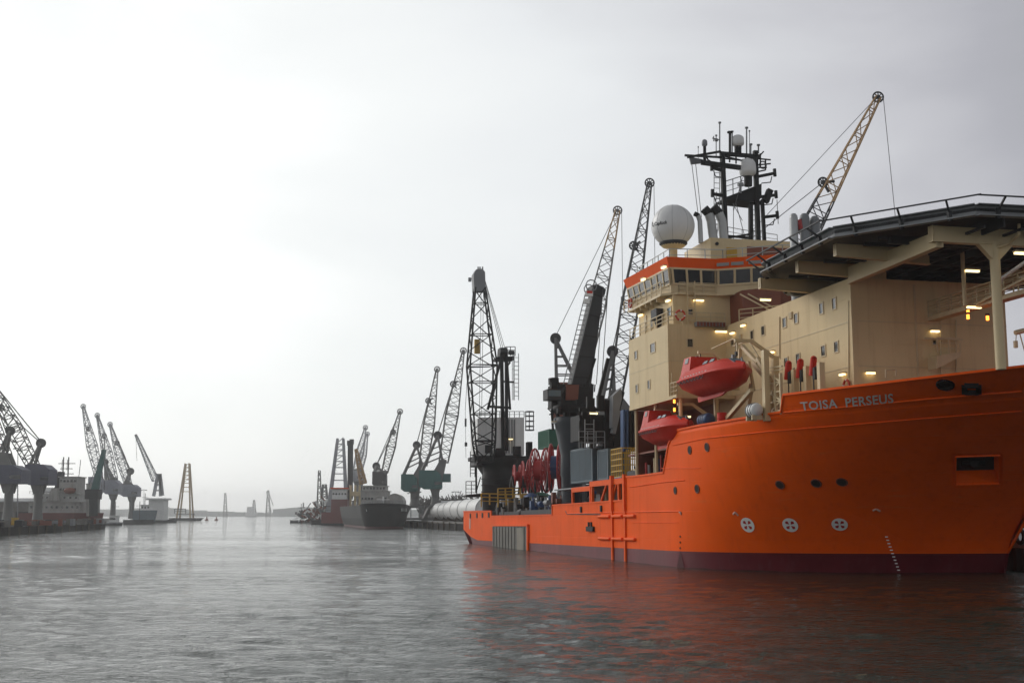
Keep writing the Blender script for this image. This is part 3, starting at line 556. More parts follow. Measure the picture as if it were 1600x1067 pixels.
def HS(phi, z, side=1):
    ub, us = ubow(z), usho(z)
    k = 2 / (2 + .045 * min(max(z, 0), 13)) if side > 0 else 1
    return V3((us - (us - ub) * max(0, math.cos(phi)) ** k, (BH if side > 0 else PV) * math.sin(phi) ** k, z))
def topz(f, TP=None):       # f(z) -> local point; find z where the outline of the photo is met
    lo, hi = 2.0, 24.0
    for _ in range(40):
        mid = (lo + hi) / 2; x, y = proj(f(mid))
        if y > toppy(x, TP): lo = mid
        else: hi = mid
    return (lo + hi) / 2
def col_for_px(px, z):
    lo, hi = .02, math.pi / 2
    for _ in range(40):
        mid = (lo + hi) / 2
        if proj(HS(mid, z))[0] > px: lo = mid
        else: hi = mid
    return (lo + hi) / 2
FR = [i / 22 for i in range(23)]
phA, phB = col_for_px(1562, 8.4), col_for_px(1493, 8.4)
phis = sorted([0] + [math.pi / 2 * ((i / 80) ** 1.0) for i in range(1, 81)] + [phA, phB]); phis = [p for p in phis if not (abs(p - phA) < .012 and p != phA) and not (abs(p - phB) < .012 and p != phB) and not phA < p < phB]
ia, ib = phis.index(phA), phis.index(phB)
# raised bulwark step at px 1222
def ztop_col(phi): return topz(lambda z: HS(phi, z))
zA = ztop_col(phA)
def rowz(py): z = (pu and 0); lo, hi = 3., 14.; ph = (phA + phB) / 2
def zfor(py):
    lo, hi = 2., 15.
    for _ in range(40):
        mid = (lo + hi) / 2
        if proj(HS((phA + phB) / 2, mid))[1] > py: lo = mid
        else: hi = mid
    return lo
zt_ = ztop_col((phA + phB) / 2); f1 = (zfor(754) - ZP) / (zt_ - ZP); f2 = (zfor(709) - ZP) / (zt_ - ZP)
FR = sorted([f for f in FR if abs(f - f1) > .012 and abs(f - f2) > .012 and not f1 < f < f2] + [f1, f2]); j1, j2 = FR.index(f1), FR.index(f2)
_wc = {}
def warp(p, z):
    kz = round(max(0, z), 1)
    if kz not in _wc: _wc[kz] = (max(.01, col_for_px(1562, kz)), max(.03, col_for_px(1493, kz)))
    a, b = _wc[kz]; h = math.pi / 2
    return p / phA * a if p < phA else (a + (p - phA) / (phB - phA) * (b - a) if p < phB else b + (p - phB) / (h - phB) * (h - b))
def HW(p, z): return HS(warp(p, z), z)
def column(p, zt): return ([HW(p, -1.6), HW(p, 0)] + [HW(p, ZP + (zt - ZP) * f) for f in FR], p)
m = MB(); cols = []
lo, hi = phis[0], math.pi / 2 - .01
for _ in range(40):
    mid = (lo + hi) / 2
    if proj(HW(mid, 12.2))[0] > 1222: lo = mid
    else: hi = mid
ps = mid
def zline(p, yl):
    lo, hi = 2, 20
    for _ in range(40):
        mid = (lo + hi) / 2
        if proj(HW(p, mid))[1] > yl: lo = mid
        else: hi = mid
    return lo
for p in phis:
    cols.append(column(p, topz(lambda z: HW(p, z))))
if min(abs(c[1] - ps) for c in cols) > .001: cols.append(column(ps, topz(lambda z: HW(ps, z))))
cols.sort(key=lambda c: c[1])
ia = [c[1] for c in cols].index(phA)
nb = len(cols); nr = len(FR) + 2
# flat side
us_ = [20.5, 22.5, 25, 27.6]
side = []
def scol(u, ztop, zbot=-1.6): return [V3((u, BH, zbot)), V3((u, BH, max(0, zbot + .02)))] + [V3((u, BH, max(zbot + .04, ZP) + (ztop - max(zbot + .04, ZP)) * f)) for f in FR]
def sz(u): return topz(lambda z: V3((u, BH, z)))
uA = pv(1036.9, 738, BH).x; uB = pv(1047.8, 675, BH).x; ztA = pv(1036.9, 738, BH).z; ztB = pv(1047.8, 675, BH).z
steps = [(uA, ztA), (22.5, 8.1), (25.5, 8.1), (28.3, 8.15), (28.35, 5.95), (34, 5.93), (41, 5.92), (48, 5.9), (55.75, 5.9), (55.8, 4.8), (66, 4.82), (78, 4.85), (89.2, 4.9), (89.25, 5.6), (99.2, 5.7)]
# bow columns already reach usho(z); continue from there
last = cols[-1][0]
first_flat = [v.copy() for v in last]
allc = [c[0] for c in cols] + [scol(u, z) for u, z in steps]
stern_u = 110.0
allc += [scol(104.5, 5.72, 1.9), scol(stern_u, 5.75, 2.95)]
vs = [v for c in allc for v in c]; fs = []; mi = []
for i in range(len(allc) - 1):
    for k in range(nr - 1):
        if i == ia and j1 + 2 <= k < j2 + 2: continue
        fs.append((i * nr + k, (i + 1) * nr + k, (i + 1) * nr + k + 1, i * nr + k + 1)); mi.append(1 if k < 2 else 0)
b0 = len(m.v); m.v += vs; m.f += fs; m.m += mi; m.sm += [i < (nb - 1) * (nr - 1) for i in range(len(fs))]
# port side (mirrored in spirit, straight aft), transom and bottom
port = []
for p in [math.pi / 2 * i / 12 for i in range(13)]:
    zt = topz(lambda z: HS(.02, z)); port.append([HS(p, z, -1) for z in (-1.6, ZP, zt * .5, zt)])
port += [[V3((u, PV, z)) for z in (-1.6, ZP, h * .5, h)] for u, h in ((30, 12), (30.1, 7.9), (56, 7.9), (56.1, 4.85), (99, 4.85))] + [[V3((stern_u, PV, z)) for z in (2.9, 3.4, 4, 5.7)]]
for a, b in zip(port, port[1:]):
    m.add(a + b, [(0, 1, 5, 4)], 1); m.add(a + b, [(1, 2, 6, 5), (2, 3, 7, 6)], 0)
m.add([(stern_u, PV, 2.95), (stern_u, BH, 2.95), (stern_u, BH, 5.75), (stern_u, PV, 5.7)], [(0, 1, 2, 3)], 0)
m.add([(99.2, PV, -1.6), (99.2, BH, -1.6), (stern_u, BH, 2.95), (stern_u, PV, 2.95)], [(0, 1, 2, 3)], 1)
hull = ob('hull', m, [ORG, PUR], ship)
sol = hull.modifiers.new('plate', 'SOLIDIFY'); sol.thickness = .10
q0 = hull.data.polygons[(nb // 2) * (nr - 1) + 8]; sol.offset = -1 if q0.normal.y > 0 else 1
m = MB(); bc = []
for c, p in cols:
    if p <= ps + 1e-6: z0 = c[-1].z; z1 = topz(lambda z: HW(p, z), BUL); bc.append([HW(p, z0 + (z1 - z0) * k / 4) + V3((-.02, .02, 0)) for k in range(-1, 5)])
m.add([v for c in bc for v in c], [(i * 6 + k, (i + 1) * 6 + k, (i + 1) * 6 + k + 1, i * 6 + k + 1) for i in range(len(bc) - 1) for k in range(5)], 0, True)
m.add([v + V3((.18, -.16, 0)) for c in bc for v in c], [(i * 6 + k, (i + 1) * 6 + k, (i + 1) * 6 + k + 1, i * 6 + k + 1) for i in range(len(bc) - 1) for k in range(5)], 0, True)
e_ = bc[-1]; m.add(e_ + [v + V3((.18, -.16, 0)) for v in e_], [(k, k + 1, k + 7, k + 6) for k in range(5)], 0)
ob('bulwark', m, ORG, ship); btop = [c[-1] for c in bc]
# forward wall of the mid deck break (slanted end of the bulwark) is part of the grid; anchor pocket
def q(i, k): return allc[i][k + 2]
c00, c10, c11, c01 = q(ia, j1), q(ia + 1, j1), q(ia + 1, j2), q(ia, j2)
m = MB(); nrm = (c10 - c00).cross(c01 - c00).normalized(); nrm = nrm if nrm.x < 0 else -nrm; inn = -nrm * 1.9; inn.z = 0; up_ = (c01 - c00)
d00, d10 = c00.lerp(c01, .52) + inn, c10.lerp(c11, .52) + inn; d01, d11 = c01 + inn, c11 + inn
m.add([c00, c10, d10, d00], [(0, 1, 2, 3)], 0); m.add([c01, c11, d11, d01], [(0, 1, 2, 3)], 1); m.add([d00, d10, d11, d01], [(0, 1, 2, 3)], 1); m.add([c00, d00, d01, c01, c10, d10, d11, c11], [(0, 1, 2, 3), (4, 5, 6, 7)], 0)
for p_, q_ in ((c00, c10), (c10, c11), (c11, c01), (c01, c00)): m.bar(p_, q_, .12)
pk = ob('anchor_pocket', m, [ORG, DGR], hull)
cc = (d00 + d10 + d11 + d01) / 4 - inn * .15; m = MB().tube(cc + inn * .3, cc - inn * .25, .3, 10); m.tube(cc + (c10 - c00) * .25, cc - (c10 - c00) * .25, .2, 8); ob('anchor', m, BLK, hull)
def hull_hit(px, py, lift=.03):
    """point of the shell seen at this place, with its outward direction"""
    best = None
    pf = pv(px, py, BH)
    if pf.x > usho(pf.z): return pf + V3((0, lift, 0)), V3((0, 1, 0))
    lo, hi = .03, math.pi / 2; 
    for _ in range(40):
        ph = (lo + hi) / 2; z0, z1 = -1, 24
        for _ in range(30):
            z = (z0 + z1) / 2
            if proj(HS(ph, z))[1] > py: z0 = z
            else: z1 = z
        if proj(HS(ph, z))[0] > px: lo = ph
        else: hi = ph
    c = HS(ph, z); tu = HS(ph + .01, z) - c; tz = HS(ph, z + .1) - c; n = tu.cross(tz).normalized(); n = n if n.y > 0 else -n
    return c + n * lift, n
def frame_at(px, py, lift=.03):
    c, n = hull_hit(px, py, lift); a, _ = hull_hit(px + 3, py, lift); tx = (a - c).normalized(); tx = (tx - n * tx.dot(n)).normalized(); return c, n, tx, n.cross(tx) if n.cross(tx).z > 0 else -n.cross(tx)
# welded strake lines as slim raised beads
def bead(pts, r, m_, name='rubbing_strake', lab=None):
    q_ = [hull_hit(x, y, .02)[0] for x, y in pts]; mm = MB()
    for a, b in zip(q_, q_[1:]): mm.tube(a, b, r, 6)
    return ob(name, mm, m_, hull, lab)
def interp(pts, n=14):
    o = []
    for (a, b), (c, d) in zip(pts, pts[1:]):
        for i in range(n): o.append((a + (c - a) * i / n, b + (d - b) * i / n))
    return o + [pts[-1]]
bead(interp([(1226, 644), (1334, 634.5), (1450, 623), (1596, 611)]), .07, ORG2)
bead(interp([(1052, 695.5), (1100, 685), (1200, 674), (1334, 663), (1450, 653), (1596, 642)]), .045, ORG)
bead(interp([(984, 761), (1036, 753), (1070, 750)], 6), .05, ORG)
bead(interp([(885, 802.5), (975, 800), (1062, 798.5)], 8), .06, ORG2)
bead(interp([(1034, 731.5), (1094, 731)], 6), .04, ORG2)
bead(interp([(990, 816.5), (1060, 816)], 6), .03, ORG)
for pts in (interp([(884, 798), (886, 803), (938, 803.5)], 5),): bead(pts, .05, DGR, 'drip_edge')
# bulwark cap
q_ = btop + [c[-1] for c, p in cols if p > ps + 1e-6] + [c[-1] for c in allc[nb:]]; q_.insert(len(btop), cols[len(btop) - 1][0][-1]); mm = MB()
for a, b in zip(q_, q_[1:]): mm.bar(a, b, .16)
ob('bulwark_rail', mm, ORG2, hull)
# fender posts and rub bars on the side
for px in (957.5, 977.5):
    u = pv(px, 800, BH).x; m = MB().box((u - .2, BH - .05, -.6), (u + .2, BH + .16, 8.35)); m.box((u - .24, BH - .1, 5.0), (u + .24, BH + .24, 8.4)); ob('fender_post', m, ORG2, hull)
for z in (4.45, 2.3):
    for u0, u1 in ((37, 33.3), (32.5, 29.4), (28.6, 25.6)): ob('rub_bar', MB().tube((u0, BH + .12, z), (u1, BH + .12, z), .16, 10), ORG2, hull)
# side gallery frames (u 28..48)
m = MB(); B1 = BH - .25
m.box((28.3, B1, 7.55), (40.6, BH, 8.1)); m.box((40.6, B1, 7.15), (47.6, BH, 7.65))
for u in (47.4, 40.5, 39.9, 30.9, 28.5): m.box((u - .17, B1 + .005, 5.9), (u + .17, BH - .005, 7.6))
m.box((33.2, B1 + .01, 5.85), (34, BH - .01, 7.7))
m.bar((36.9, BH - .12, 5.9), (34.9, BH - .12, 7.6), .2); m.bar((31.6, BH - .12, 7.5), (33, BH - .12, 6.2), .2)
ob('gallery_frame', m, ORG2, ship)
m = MB().box((18.5, 15.5, 4.4), (55, 15.7, 7.6)); m.box((18.5, 15.5, 4.3), (55, BH - .15, 4.4)); ob('gallery_bulkhead', m, RBR, ship)
m = MB()
for u in (46, 43.5, 38.6, 38, 37.3, 33.5, 31.8, 30): m.tube((u, 17.5 + (u % 1), 4.4), (u, 17.5 + (u % 1), 7.5), .14 + .12 * (u % 1 > .4), 8)
ob('gallery_pipes', m, CRM, ship)
m = MB(); m.box((44, 17.3, 4.4), (45.6, 18.6, 6.9)); m.box((35.2, 17.4, 4.4), (36.4, 18.4, 6.7)); ob('gallery_lockers', m, GRY, ship)
# decks
def deck(name, pts, z, m_, t_=.15): return ob(name, MB().prism([(x, y, z - t_) for x, y in pts], (0, 0, t_)), m_, ship)
deck('working_deck', [(55, PV + .2), (55, BH - .2), (stern_u - .2, BH - .2), (stern_u - .2, PV + .2)], 4.3, WOD)
deck('mid_deck', [(15, PV + .2), (15, BH - .3), (56, BH - .3), (56, PV + .2)], 7.7, GRY)
fp = [HS(p, 10.2) for p in [.35 + (math.pi / 2 - .35) * i / 14 for i in range(15)]]
fq = [HS(p, 12.1) for p in [.5 + (math.pi / 2 - .5) * i / 14 for i in range(15)] if HS(p, 12.1).x < 3]
deck('foredeck', [(p.x + .6, p.y - .5) for p in fq] + [(3, PV + .3), (-3, PV + .3)], 12.1, RBR)
deck('forecastle_deck', [(p.x + .5, p.y - .4) for p in fp] + [(30, BH - .8), (30, PV + .3), (0, PV + .3), (-5, .5)], 10.3, RBR)
m = MB().box((29.5, PV + .2, 4.4), (29.7, BH - 1.5, 10.2)); ob('deck_break_bulkhead', m, CRM, ship)
# grey panel at the stern quarter
m = MB(); u0, u1 = 67.5, 87.5; k = 22
for i in range(k): a = u0 + (u1 - u0) * i / k; m.box((a, BH + .06, -.5), (a + (u1 - u0) / k * .82, BH + .22 + .06 * (i % 2), 3.45))
m.box((u0, BH + .01, -.5), (u1, BH + .1, 3.5)); ob('stern_side_panel', m, GTX, hull)
m = MB().box((u0 - .6, BH + .0, 3.5), (u1 + .4, BH + .3, 3.75)); m.box((u0 - .6, BH, -.5), (u0 - .05, BH + .25, 3.5)); ob('panel_frame', m, ORG2, hull)
m = MB().box((69, BH + .23, -.3), (72.3, BH + .32, 3.3)); ob('faded_board', m, mat('bleached_timber', (.24, .22, .18), .8, dirt=.5), hull)
# stern details: posts and slots on the bulwark
for u in (90.5, 95, 99, 104): m = MB().box((u, BH + .01, 4.7), (u + .7, BH + .1, 5.4)); ob('fairlead', m, BLK, hull)
for u, z in ((43.4, 5.25), (36.1, 5.25)): m = MB().box((u, BH + .02, z - .3), (u + .45, BH + .14, z + .32)); ob('side_light', m, BLK, hull)
c, n, tx, ty = frame_at(924, 826); m = MB().box((c.x - 1.2, BH, c.z - .25), (c.x + 1.2, BH + .25, c.z + .25)); m.box((c.x - .3, BH, c.z + .2), (c.x - .05, BH + .15, c.z + .7)); m.box((c.x + .6, BH, c.z + .2), (c.x + .85, BH + .15, c.z + .7)); ob('overboard_outlet', m, BLK, hull)
# portholes
for x, y, r in ((1078, 703, .30), (1105, 698.5, .31), (1055.5, 766, .27), (1089.5, 763.5, .31), (1219, 757, .33), (1275.5, 754.5, .36), (1315.5, 752.5, .37)):
    c, n, tx, ty = frame_at(x, y); m = MB().ring(c, r + .02, .05, n, 20); o = ob('porthole', m, RBR, hull); ob('pane', MB().tube(c - n * .02, c + n * .02, r, 20), RUB, o)
# round and square fairleads forward
c, n, tx, ty = frame_at(1477, 600.5); m = MB().ring(c, .46, .14, n, 24); o = ob('round_fairlead', m, BLK, hull); ob('fairlead_opening', MB().tube(c - n * .02, c + n * .03, .44, 24), RUB, o)
c, n, tx, ty = frame_at(1518, 607); m = MB(); s_ = .55
for a, b in (((-1, -1), (1, -1)), ((1, -1), (1, 1)), ((1, 1), (-1, 1)), ((-1, 1), (-1, -1))): m.bar(c + (tx * a[0] + ty * a[1]) * s_ * .78, c + (tx * b[0] + ty * b[1]) * s_ * .78, .34)
o = ob('square_fairlead', m, BLK, hull)
# bow thruster symbols: white disc with red four-bladed propeller
for i, (x, y, r) in enumerate(((1168.5, 819.5, .62), (1235, 819.5, .62), (1312, 818.5, .60))):
    c, n, tx, ty = frame_at(x, y); N0 = 28; m = MB()
    m.add([c + n * .02] + [c + n * .02 + (tx * math.cos(2 * math.pi * k / N0) + ty * math.sin(2 * math.pi * k / N0)) * r for k in range(N0)], [(0, 1 + k, 1 + (k + 1) % N0) for k in range(N0)], 0)
    for b_ in range(4):
        a0 = math.pi / 4 + b_ * math.pi / 2; pts = [c + n * .03 + (tx * math.cos(a0) + ty * math.sin(a0)) * r * .12]
        for k in range(5): a = a0 - .42 + .84 * k / 4; pts.append(c + n * .03 + (tx * math.cos(a) + ty * math.sin(a)) * r * (.74 - .07 * abs(k - 2)))
        m.add(pts, [tuple(range(6))], 1)
    o = ob('thruster_mark', m, [WHT, RDS], hull)
# small marks and draught marks
m = MB()
for i in range(11):
    x = 1385 + (1404 - 1385) * i / 10; y = 838 + (890 - 838) * i / 10; c, n, tx, ty = frame_at(x, y)
    m.bar(c - tx * .1, c + tx * .1, .07)
ob('draught_marks', m, WHT, hull)
for pts in ([(1146, 803), (1149, 799.5), (1154, 805)], [(1364, 797), (1369, 794.5), (1375, 798)], [(1062, 800), (1064.5, 800), (1064.5, 804)]):
    m = MB(); pp = [frame_at(*p_)[0] for p_ in pts]
    for a, b in zip(pp, pp[1:]): m.bar(a, b, .12)
    ob('faded_hull_mark', m, mat('faded_white_mark', (.55, .32, .25), .6), hull)
m = MB(); c, n, tx, ty = frame_at(734.5, 818); 
for k, (w_, h_) in enumerate(((.5, 1.6),)): m.box((c.x - w_, BH + .02, c.z - h_ / 2), (c.x + w_, BH + .05, c.z + h_ / 2))
ob('stern_mark', m, mat('faded_white_mark', (.55, .32, .25), .6), hull)
# small fin marks at the shoulder
c, n, tx, ty = frame_at(1064, 875, .0); bs = [c - tx * .4 - ty * .8, c + tx * .5 - ty * .8, c + n * .55 - ty * .8, c + ty * .85]; m = MB().add(bs, [(0, 1, 3), (0, 3, 2), (2, 3, 1), (0, 2, 1)]); ob('bow_fin_guard', m, mat('scuffed_boot_top', (.22, .10, .10), .5), hull)
for y in (837, 846, 855): ob('guard_bolt', MB().tube(frame_at(1063, y)[0], frame_at(1063.6, y + 2)[0], .06, 6), DGR, hull)
# ship name
def text_mesh(body, bold=.0, space=1.0):
    cu = bpy.data.curves.new('txt', 'FONT'); cu.body = body; cu.size = 1; cu.offset = bold; cu.space_character = space; cu.resolution_u = 3
    o = bpy.data.objects.new('txt', cu); sc.collection.objects.link(o); bpy.context.view_layer.update()
    me = o.evaluated_get(bpy.context.evaluated_depsgraph_get()).to_mesh(); vs = [v.co.copy() for v in me.vertices]; fs = [tuple(p.vertices) for p in me.polygons]
    bpy.data.objects.remove(o); return vs, fs
vs, fs = text_mesh('TOISA  PERSEUS', .018, 1.06); xm = max(v.x for v in vs); ym = max(v.y for v in vs); m = MB(); out_ = []
for v in vs:
    s = v.x / xm; t = v.y / ym; bx_, by_ = 1253 + (1396.5 - 1253) * s, 640.3 + (628 - 640.3) * s; tx_, ty_ = 1250.5 + (1395.5 - 1250.5) * s, 627.5 + (613.5 - 627.5) * s
    out_.append(hull_hit(bx_ + (tx_ - bx_) * t, by_ + (ty_ - by_) * t, .07)[0])
m.add(out_, fs); ob('ship_name', m, mat('name_paint', (.62, .60, .58), .5, dirt=.1, bump=0), hull)
# ---------------------------------------------------------------- superstructure
VI, UF, UB1 = 15.42, -6.8, 16.08
def windowv(v, x0, y0, x1, y1, parent, frame=None, glass=None, d=.06):
    a, b = pv(x0, (y0 + y1) / 2, v), pv(x1, (y0 + y1) / 2, v); cx = (x0 + x1) / 2; z0, z1 = pv(cx, y1, v).z, pv(cx, y0, v).z; u0, u1 = min(a.x, b.x), max(a.x, b.x)
    wn = MB().box((u0 - .09, v - .02, z0 - .09), (u0, v + d, z1 + .09)).box((u1, v - .02, z0 - .09), (u1 + .09, v + d, z1 + .09)).box((u0, v - .02, z0 - .09), (u1, v + d, z0)).box((u0, v - .02, z1), (u1, v + d, z1 + .09))
    o = ob('window', wn, frame or CRM2, parent); ob('pane', MB().box((u0, v - .01, z0), (u1, v + .015, z1)), glass or GLS, o); return o
def windowu(u, x0, y0, x1, y1, parent, glass=None):
    a, b = pu(x0, (y0 + y1) / 2, u), pu(x1, (y0 + y1) / 2, u); cx = (x0 + x1) / 2; z0, z1 = pu(cx, y1, u).z, pu(cx, y0, u).z; v0, v1 = min(a.y, b.y), max(a.y, b.y)
    wn = MB().box((u - .06, v0 - .08, z0 - .08), (u + .02, v0, z1 + .08)).box((u - .06, v1, z0 - .08), (u + .02, v1 + .08, z1 + .08)).box((u - .06, v0, z0 - .08), (u + .02, v1, z0)).box((u - .06, v0, z1), (u + .02, v1, z1 + .08))
    o = ob('window', wn, CRM2, parent); ob('pane', MB().box((u - .015, v0, z0), (u + .01, v1, z1)), glass or GLS, o); return o
def lampat(p, parent, face, wd=.62, mt=None, r=False):
    """bulkhead lamp: housing above, glowing diffuser below"""
    p = V3(p); ax = V3((1, 0, 0)) if face == 'v' else V3((0, 1, 0)); n = V3((0, 1, 0)) if face == 'v' else V3((-1, 0, 0))
    m1 = MB(); m2 = MB()
    c = p + n * .18; e = ax * wd / 2
    def bx(mm, c, w_, h_, d_): k = V3((abs(ax.x) * w_ + abs(n.x) * d_, abs(ax.y) * w_ + abs(n.y) * d_, h_)); mm.cbox(c, k)
    bx(m1, c + V3((0, 0, .1)), wd + .1, .1, .34); bx(m1, p + n * .03, wd * .5, .14, .1); bx(m2, c - V3((0, 0, .02)), wd, .13, .22)
    o = ob('lamp', m1, CRM2, parent); ob('diffuser', m2, mt or LMP, o)
h = MB().box((UF, 3.2, 11.3), (31, VI, 20.9)); h.box((UF - .04, VI - .3, 11.3), (UF + .3, VI + .05, 20.7))
house = ob('forward_house', h, mat('cream_house_paint', (.70, .545, .31), .5, spec=.2, var=.05, dirt=.4, dcol=(.40, .26, .12), bump=.1, bscale=.9, plates=(6.4, 3.25, 'x')), ship)
m = MB()
for z in (17.78, 14.6): m.box((UF - .03, 3.2, z), (UB1, VI + .03, z + .07))
ob('deck_seam', m, CRM2, house)
TOPW = [(1173.4, 517, 1177.4, 529.5), (1190.4, 510, 1195, 523), (1223.7, 497, 1228.8, 511), (1241.7, 490.3, 1247, 504.4), (1281.2, 474.3, 1286.5, 489.6), (1301.3, 466.2, 1306.5, 482.5), (1226.3, 559.5, 1231.5, 572.4), (1244.7, 553, 1250, 567.5), (1284, 540.5, 1290, 555.6), (1304.4, 534.2, 1310, 549.6)]
for w_ in TOPW: windowv(VI, *w_, house, glass=GLS)
windowv(VI, 1143, 530, 1147, 539, house)
blk = MB().box((UB1, VI - .1, 14.45), (26.9, BH, 20.95)); blk.box((14.2, VI + .05, 14.3), (26.95, BH + .02, 14.6)); block = ob('side_block', blk, house.data.materials[0], ship)
# darker inboard part is the same house; block continues to port
m = MB().box((UB1, PV, 14.3), (26.9, 3.25, 20.95)); ob('port_side_block', m, house.data.materials[0], ship)
ob('deck_seam', MB().box((UB1 - .02, VI, 17.68), (26.92, BH + .02, 17.74)), CRM2, block)
for w_ in ((992.2, 549, 995.8, 560.5), (1017, 537, 1024, 550), (994, 601.5, 997, 613), (1012.7, 594.5, 1015.7, 607)): windowv(BH, *w_, block)
windowu(UB1, 1074, 530, 1082, 542, block)
# gallery below the block
for u, v in ((14.6, 20.3), (21, 20.3), (26.5, 20.3), (14.6, 17), (10, 19), (26.5, 17)): ob('pillar', MB().tube((u, v, 7.7 if u > 18 else 10.2), (u, v, 14.3), .16, 8), CRM, ship)
m = MB().box((18, 15.3, 7.7), (29.4, 15.5, 14.3)); m.box((27, 15.4, 7.7), (27.2, 20, 14.3)); ob('block_inner_wall', m, RBR, ship)
random.seed(21); m = MB()
for i in range(46):
    u = random.uniform(12, 27); v = random.uniform(16.5, 20); zb = 10.3 if u < 18 else 7.8; k = random.random(); c = (u, v, zb + .4)
    if k < .4: m.cbox((u, v, zb + .5), (random.uniform(.3, .9), .5, random.uniform(.6, 1.3)), random.randint(0, 4))
    elif k < .75: m.tube((u, v, zb), (u, v, zb + random.uniform(1, 2.6)), random.uniform(.06, .22), 8, mi=random.randint(0, 4))
    else: m.bar((u, v, zb + .2), (u + random.uniform(-1.5, 1.5), v, zb + random.uniform(1, 3)), .12, mi=random.randint(0, 4))
ob('deck_fittings', m, [CRM, DGR, BLU, RDS, WHT], ship)
m = MB().rail([(15.9, BH - .1, 14.6), (14.3, BH - .1, 14.6), (14.3, VI + .4, 14.6)], 1.1, .8, .03, 3); m.bar((15.8, 20.6, 14.6), (15.8, 20.6, 16.6), .08); ob('ledge_railing', m, CRM2, block)
# walkway and rails on the block top
m = MB().rail([(26.8, BH - .1, 20.95), (UB1 + .1, BH - .1, 20.95), (UB1 + .1, VI, 20.95)], 1.1, 1.5, .035, 3); ob('block_railing', m, CRM2, block)
# level under the bridge
U3 = 16.91
l3 = MB().box((U3, PV + 1, 20.9), (26.3, 19.95, 23.85)); lvl = ob('upper_house', l3, house.data.materials[0], ship)
windowu(U3, 1074.7, 482, 1081.7, 492.5, lvl)
m = MB().box((24.0, 19.94, 21.5), (24.6, 20.02, 23)); ob('door', m, CRM2, lvl)
for x0, x1 in ((1017, 1020), (1043, 1049)): windowv(19.96, x0, 481 if x0 > 1040 else 500, x1, 494 if x0 > 1040 else 512, lvl, glass=GLB)
m = MB().rail([(11.2, 4, 20.95), (11.2, 12.4, 20.95), (14.0, 15.0, 20.95)], 1.1, 1.2, .04, 3); m.bar((11.1, 12.2, 21), (13.9, 14.9, 23.4), .12); m.bar((11.1, 11.4, 21), (13.6, 14.3, 23.4), .12); ob('stair_railing', m, CRM2, ship)
m = MB().prism([(11.6, 4, 20.9), (11.6, 12.2, 20.9), (14.2, 14.6, 20.9), (U3, 14.6, 20.9), (U3, 4, 20.9)], (0, 0, 2.9)); ob('lower_bridge_front', m, RBR, ship)
# floor of bridge wing, wheelhouse, roof band
WH = [(27, 20.4), (U3, 20.1), (U3, 15.95), (13.4, 10.6), (13.4, 8.2), (U3, 2.9), (U3, -1.3), (27, -1.6)]
def poly(z, pts=WH, d=0):
    c = V3((21, 9.4, 0)); o = []
    n = len(pts)
    for i, p in enumerate(pts):
        a, b, c_ = V3((*pts[i - 1], 0)), V3((*p, 0)), V3((*pts[(i + 1) % n], 0)); e1 = (b - a).normalized(); e2 = (c_ - b).normalized(); n1 = V3((-e1.y, e1.x, 0)); n2 = V3((-e2.y, e2.x, 0)); nn = (n1 + n2)
        nn = nn / max(.3, nn.dot(n1)) if nn.length > 1e-4 else n1
        s = 1 if (b - c).dot(nn) > 0 or True else -1; nn = nn * SG
        o.append(V3((p[0] + nn.x * d, p[1] + nn.y * d, z)))
    return o
area = sum(WH[i - 1][0] * WH[i][1] - WH[i][0] * WH[i - 1][1] for i in range(len(WH))); SG = -1 if area > 0 else 1
def loft(m, r0, r1, mi=0):
    n = len(r0); m.add(r0 + r1, [(i, (i + 1) % n, n + (i + 1) % n, n + i) for i in range(n)], mi)
m = MB(); m.prism([(27.1, BH, 23.7), (17.8, BH, 23.7), (16.6, 19.6, 23.7), (16.6, 15.9, 23.7), (12.9, 10.8, 23.7), (12.9, 8, 23.7), (16.6, 3, 23.7), (16.6, -1.6, 23.7), (27.1, -2, 23.7)], (0, 0, .2))
for u in (19, 20.5, 22, 23.5, 25): m.box((u, 19.96, 23.35), (u + .08, BH - .05, 23.7))
wing = ob('bridge_deck', m, CRM, ship)
m = MB(); r0, r1 = poly(23.9, d=0), poly(24.65, d=.06); r2 = poly(26.0, d=.28)
loft(m, r0, r1); m.add(r0, [tuple(range(8))], 0)
wh = ob('wheelhouse', m, CRM, ship)
# window posts & panes between sill and band
def panes(i, ts, depth=.1):
    a0, b0, a1, b1 = r1[i], r1[(i + 1) % 8], r2[i], r2[(i + 1) % 8]; fm = MB()
    for t in ts: fm.bar(a0.lerp(b0, t), a1.lerp(b1, t), .2)
    fm.bar(a0, b0, .16); fm.bar(a1, b1, .16); ob('window_frame', fm, CRM, wh)
    nrm = (b0 - a0).cross(a1 - a0).normalized(); 
    for t0, t1 in zip(ts, ts[1:]):
        p = [a0.lerp(b0, t0), a0.lerp(b0, t1), a1.lerp(b1, t1), a1.lerp(b1, t0)]; ob('window', MB().prism(p, nrm * .04), GLS, wh)
panes(1, [0, .06, .37, .68, 1]); panes(2, [0, .04, .27, .5, .75, 1]); panes(3, [0, .5, 1]); panes(4, [0, .25, .5, .75, 1]); panes(5, [0, .33, .66, 1]); panes(0, [0, .14, .28, .42, .58, .72, .86, 1])
m = MB(); m.prism([r1[6] + V3((0, .2, 0)), r1[7] + V3((-.2, .2, 0)), r2[7] + V3((-.2, .2, 0)), r2[6] + V3((0, .2, 0))], (0, .1, 0)); m.prism([r1[7] + V3((-.2, .2, 0)), r1[0] + V3((-.2, -.2, 0)), r2[0] + V3((-.2, -.2, 0)), r2[7] + V3((-.2, .2, 0))], (-.1, 0, 0)); ob('aft_bulkhead', m, CRM, wh)
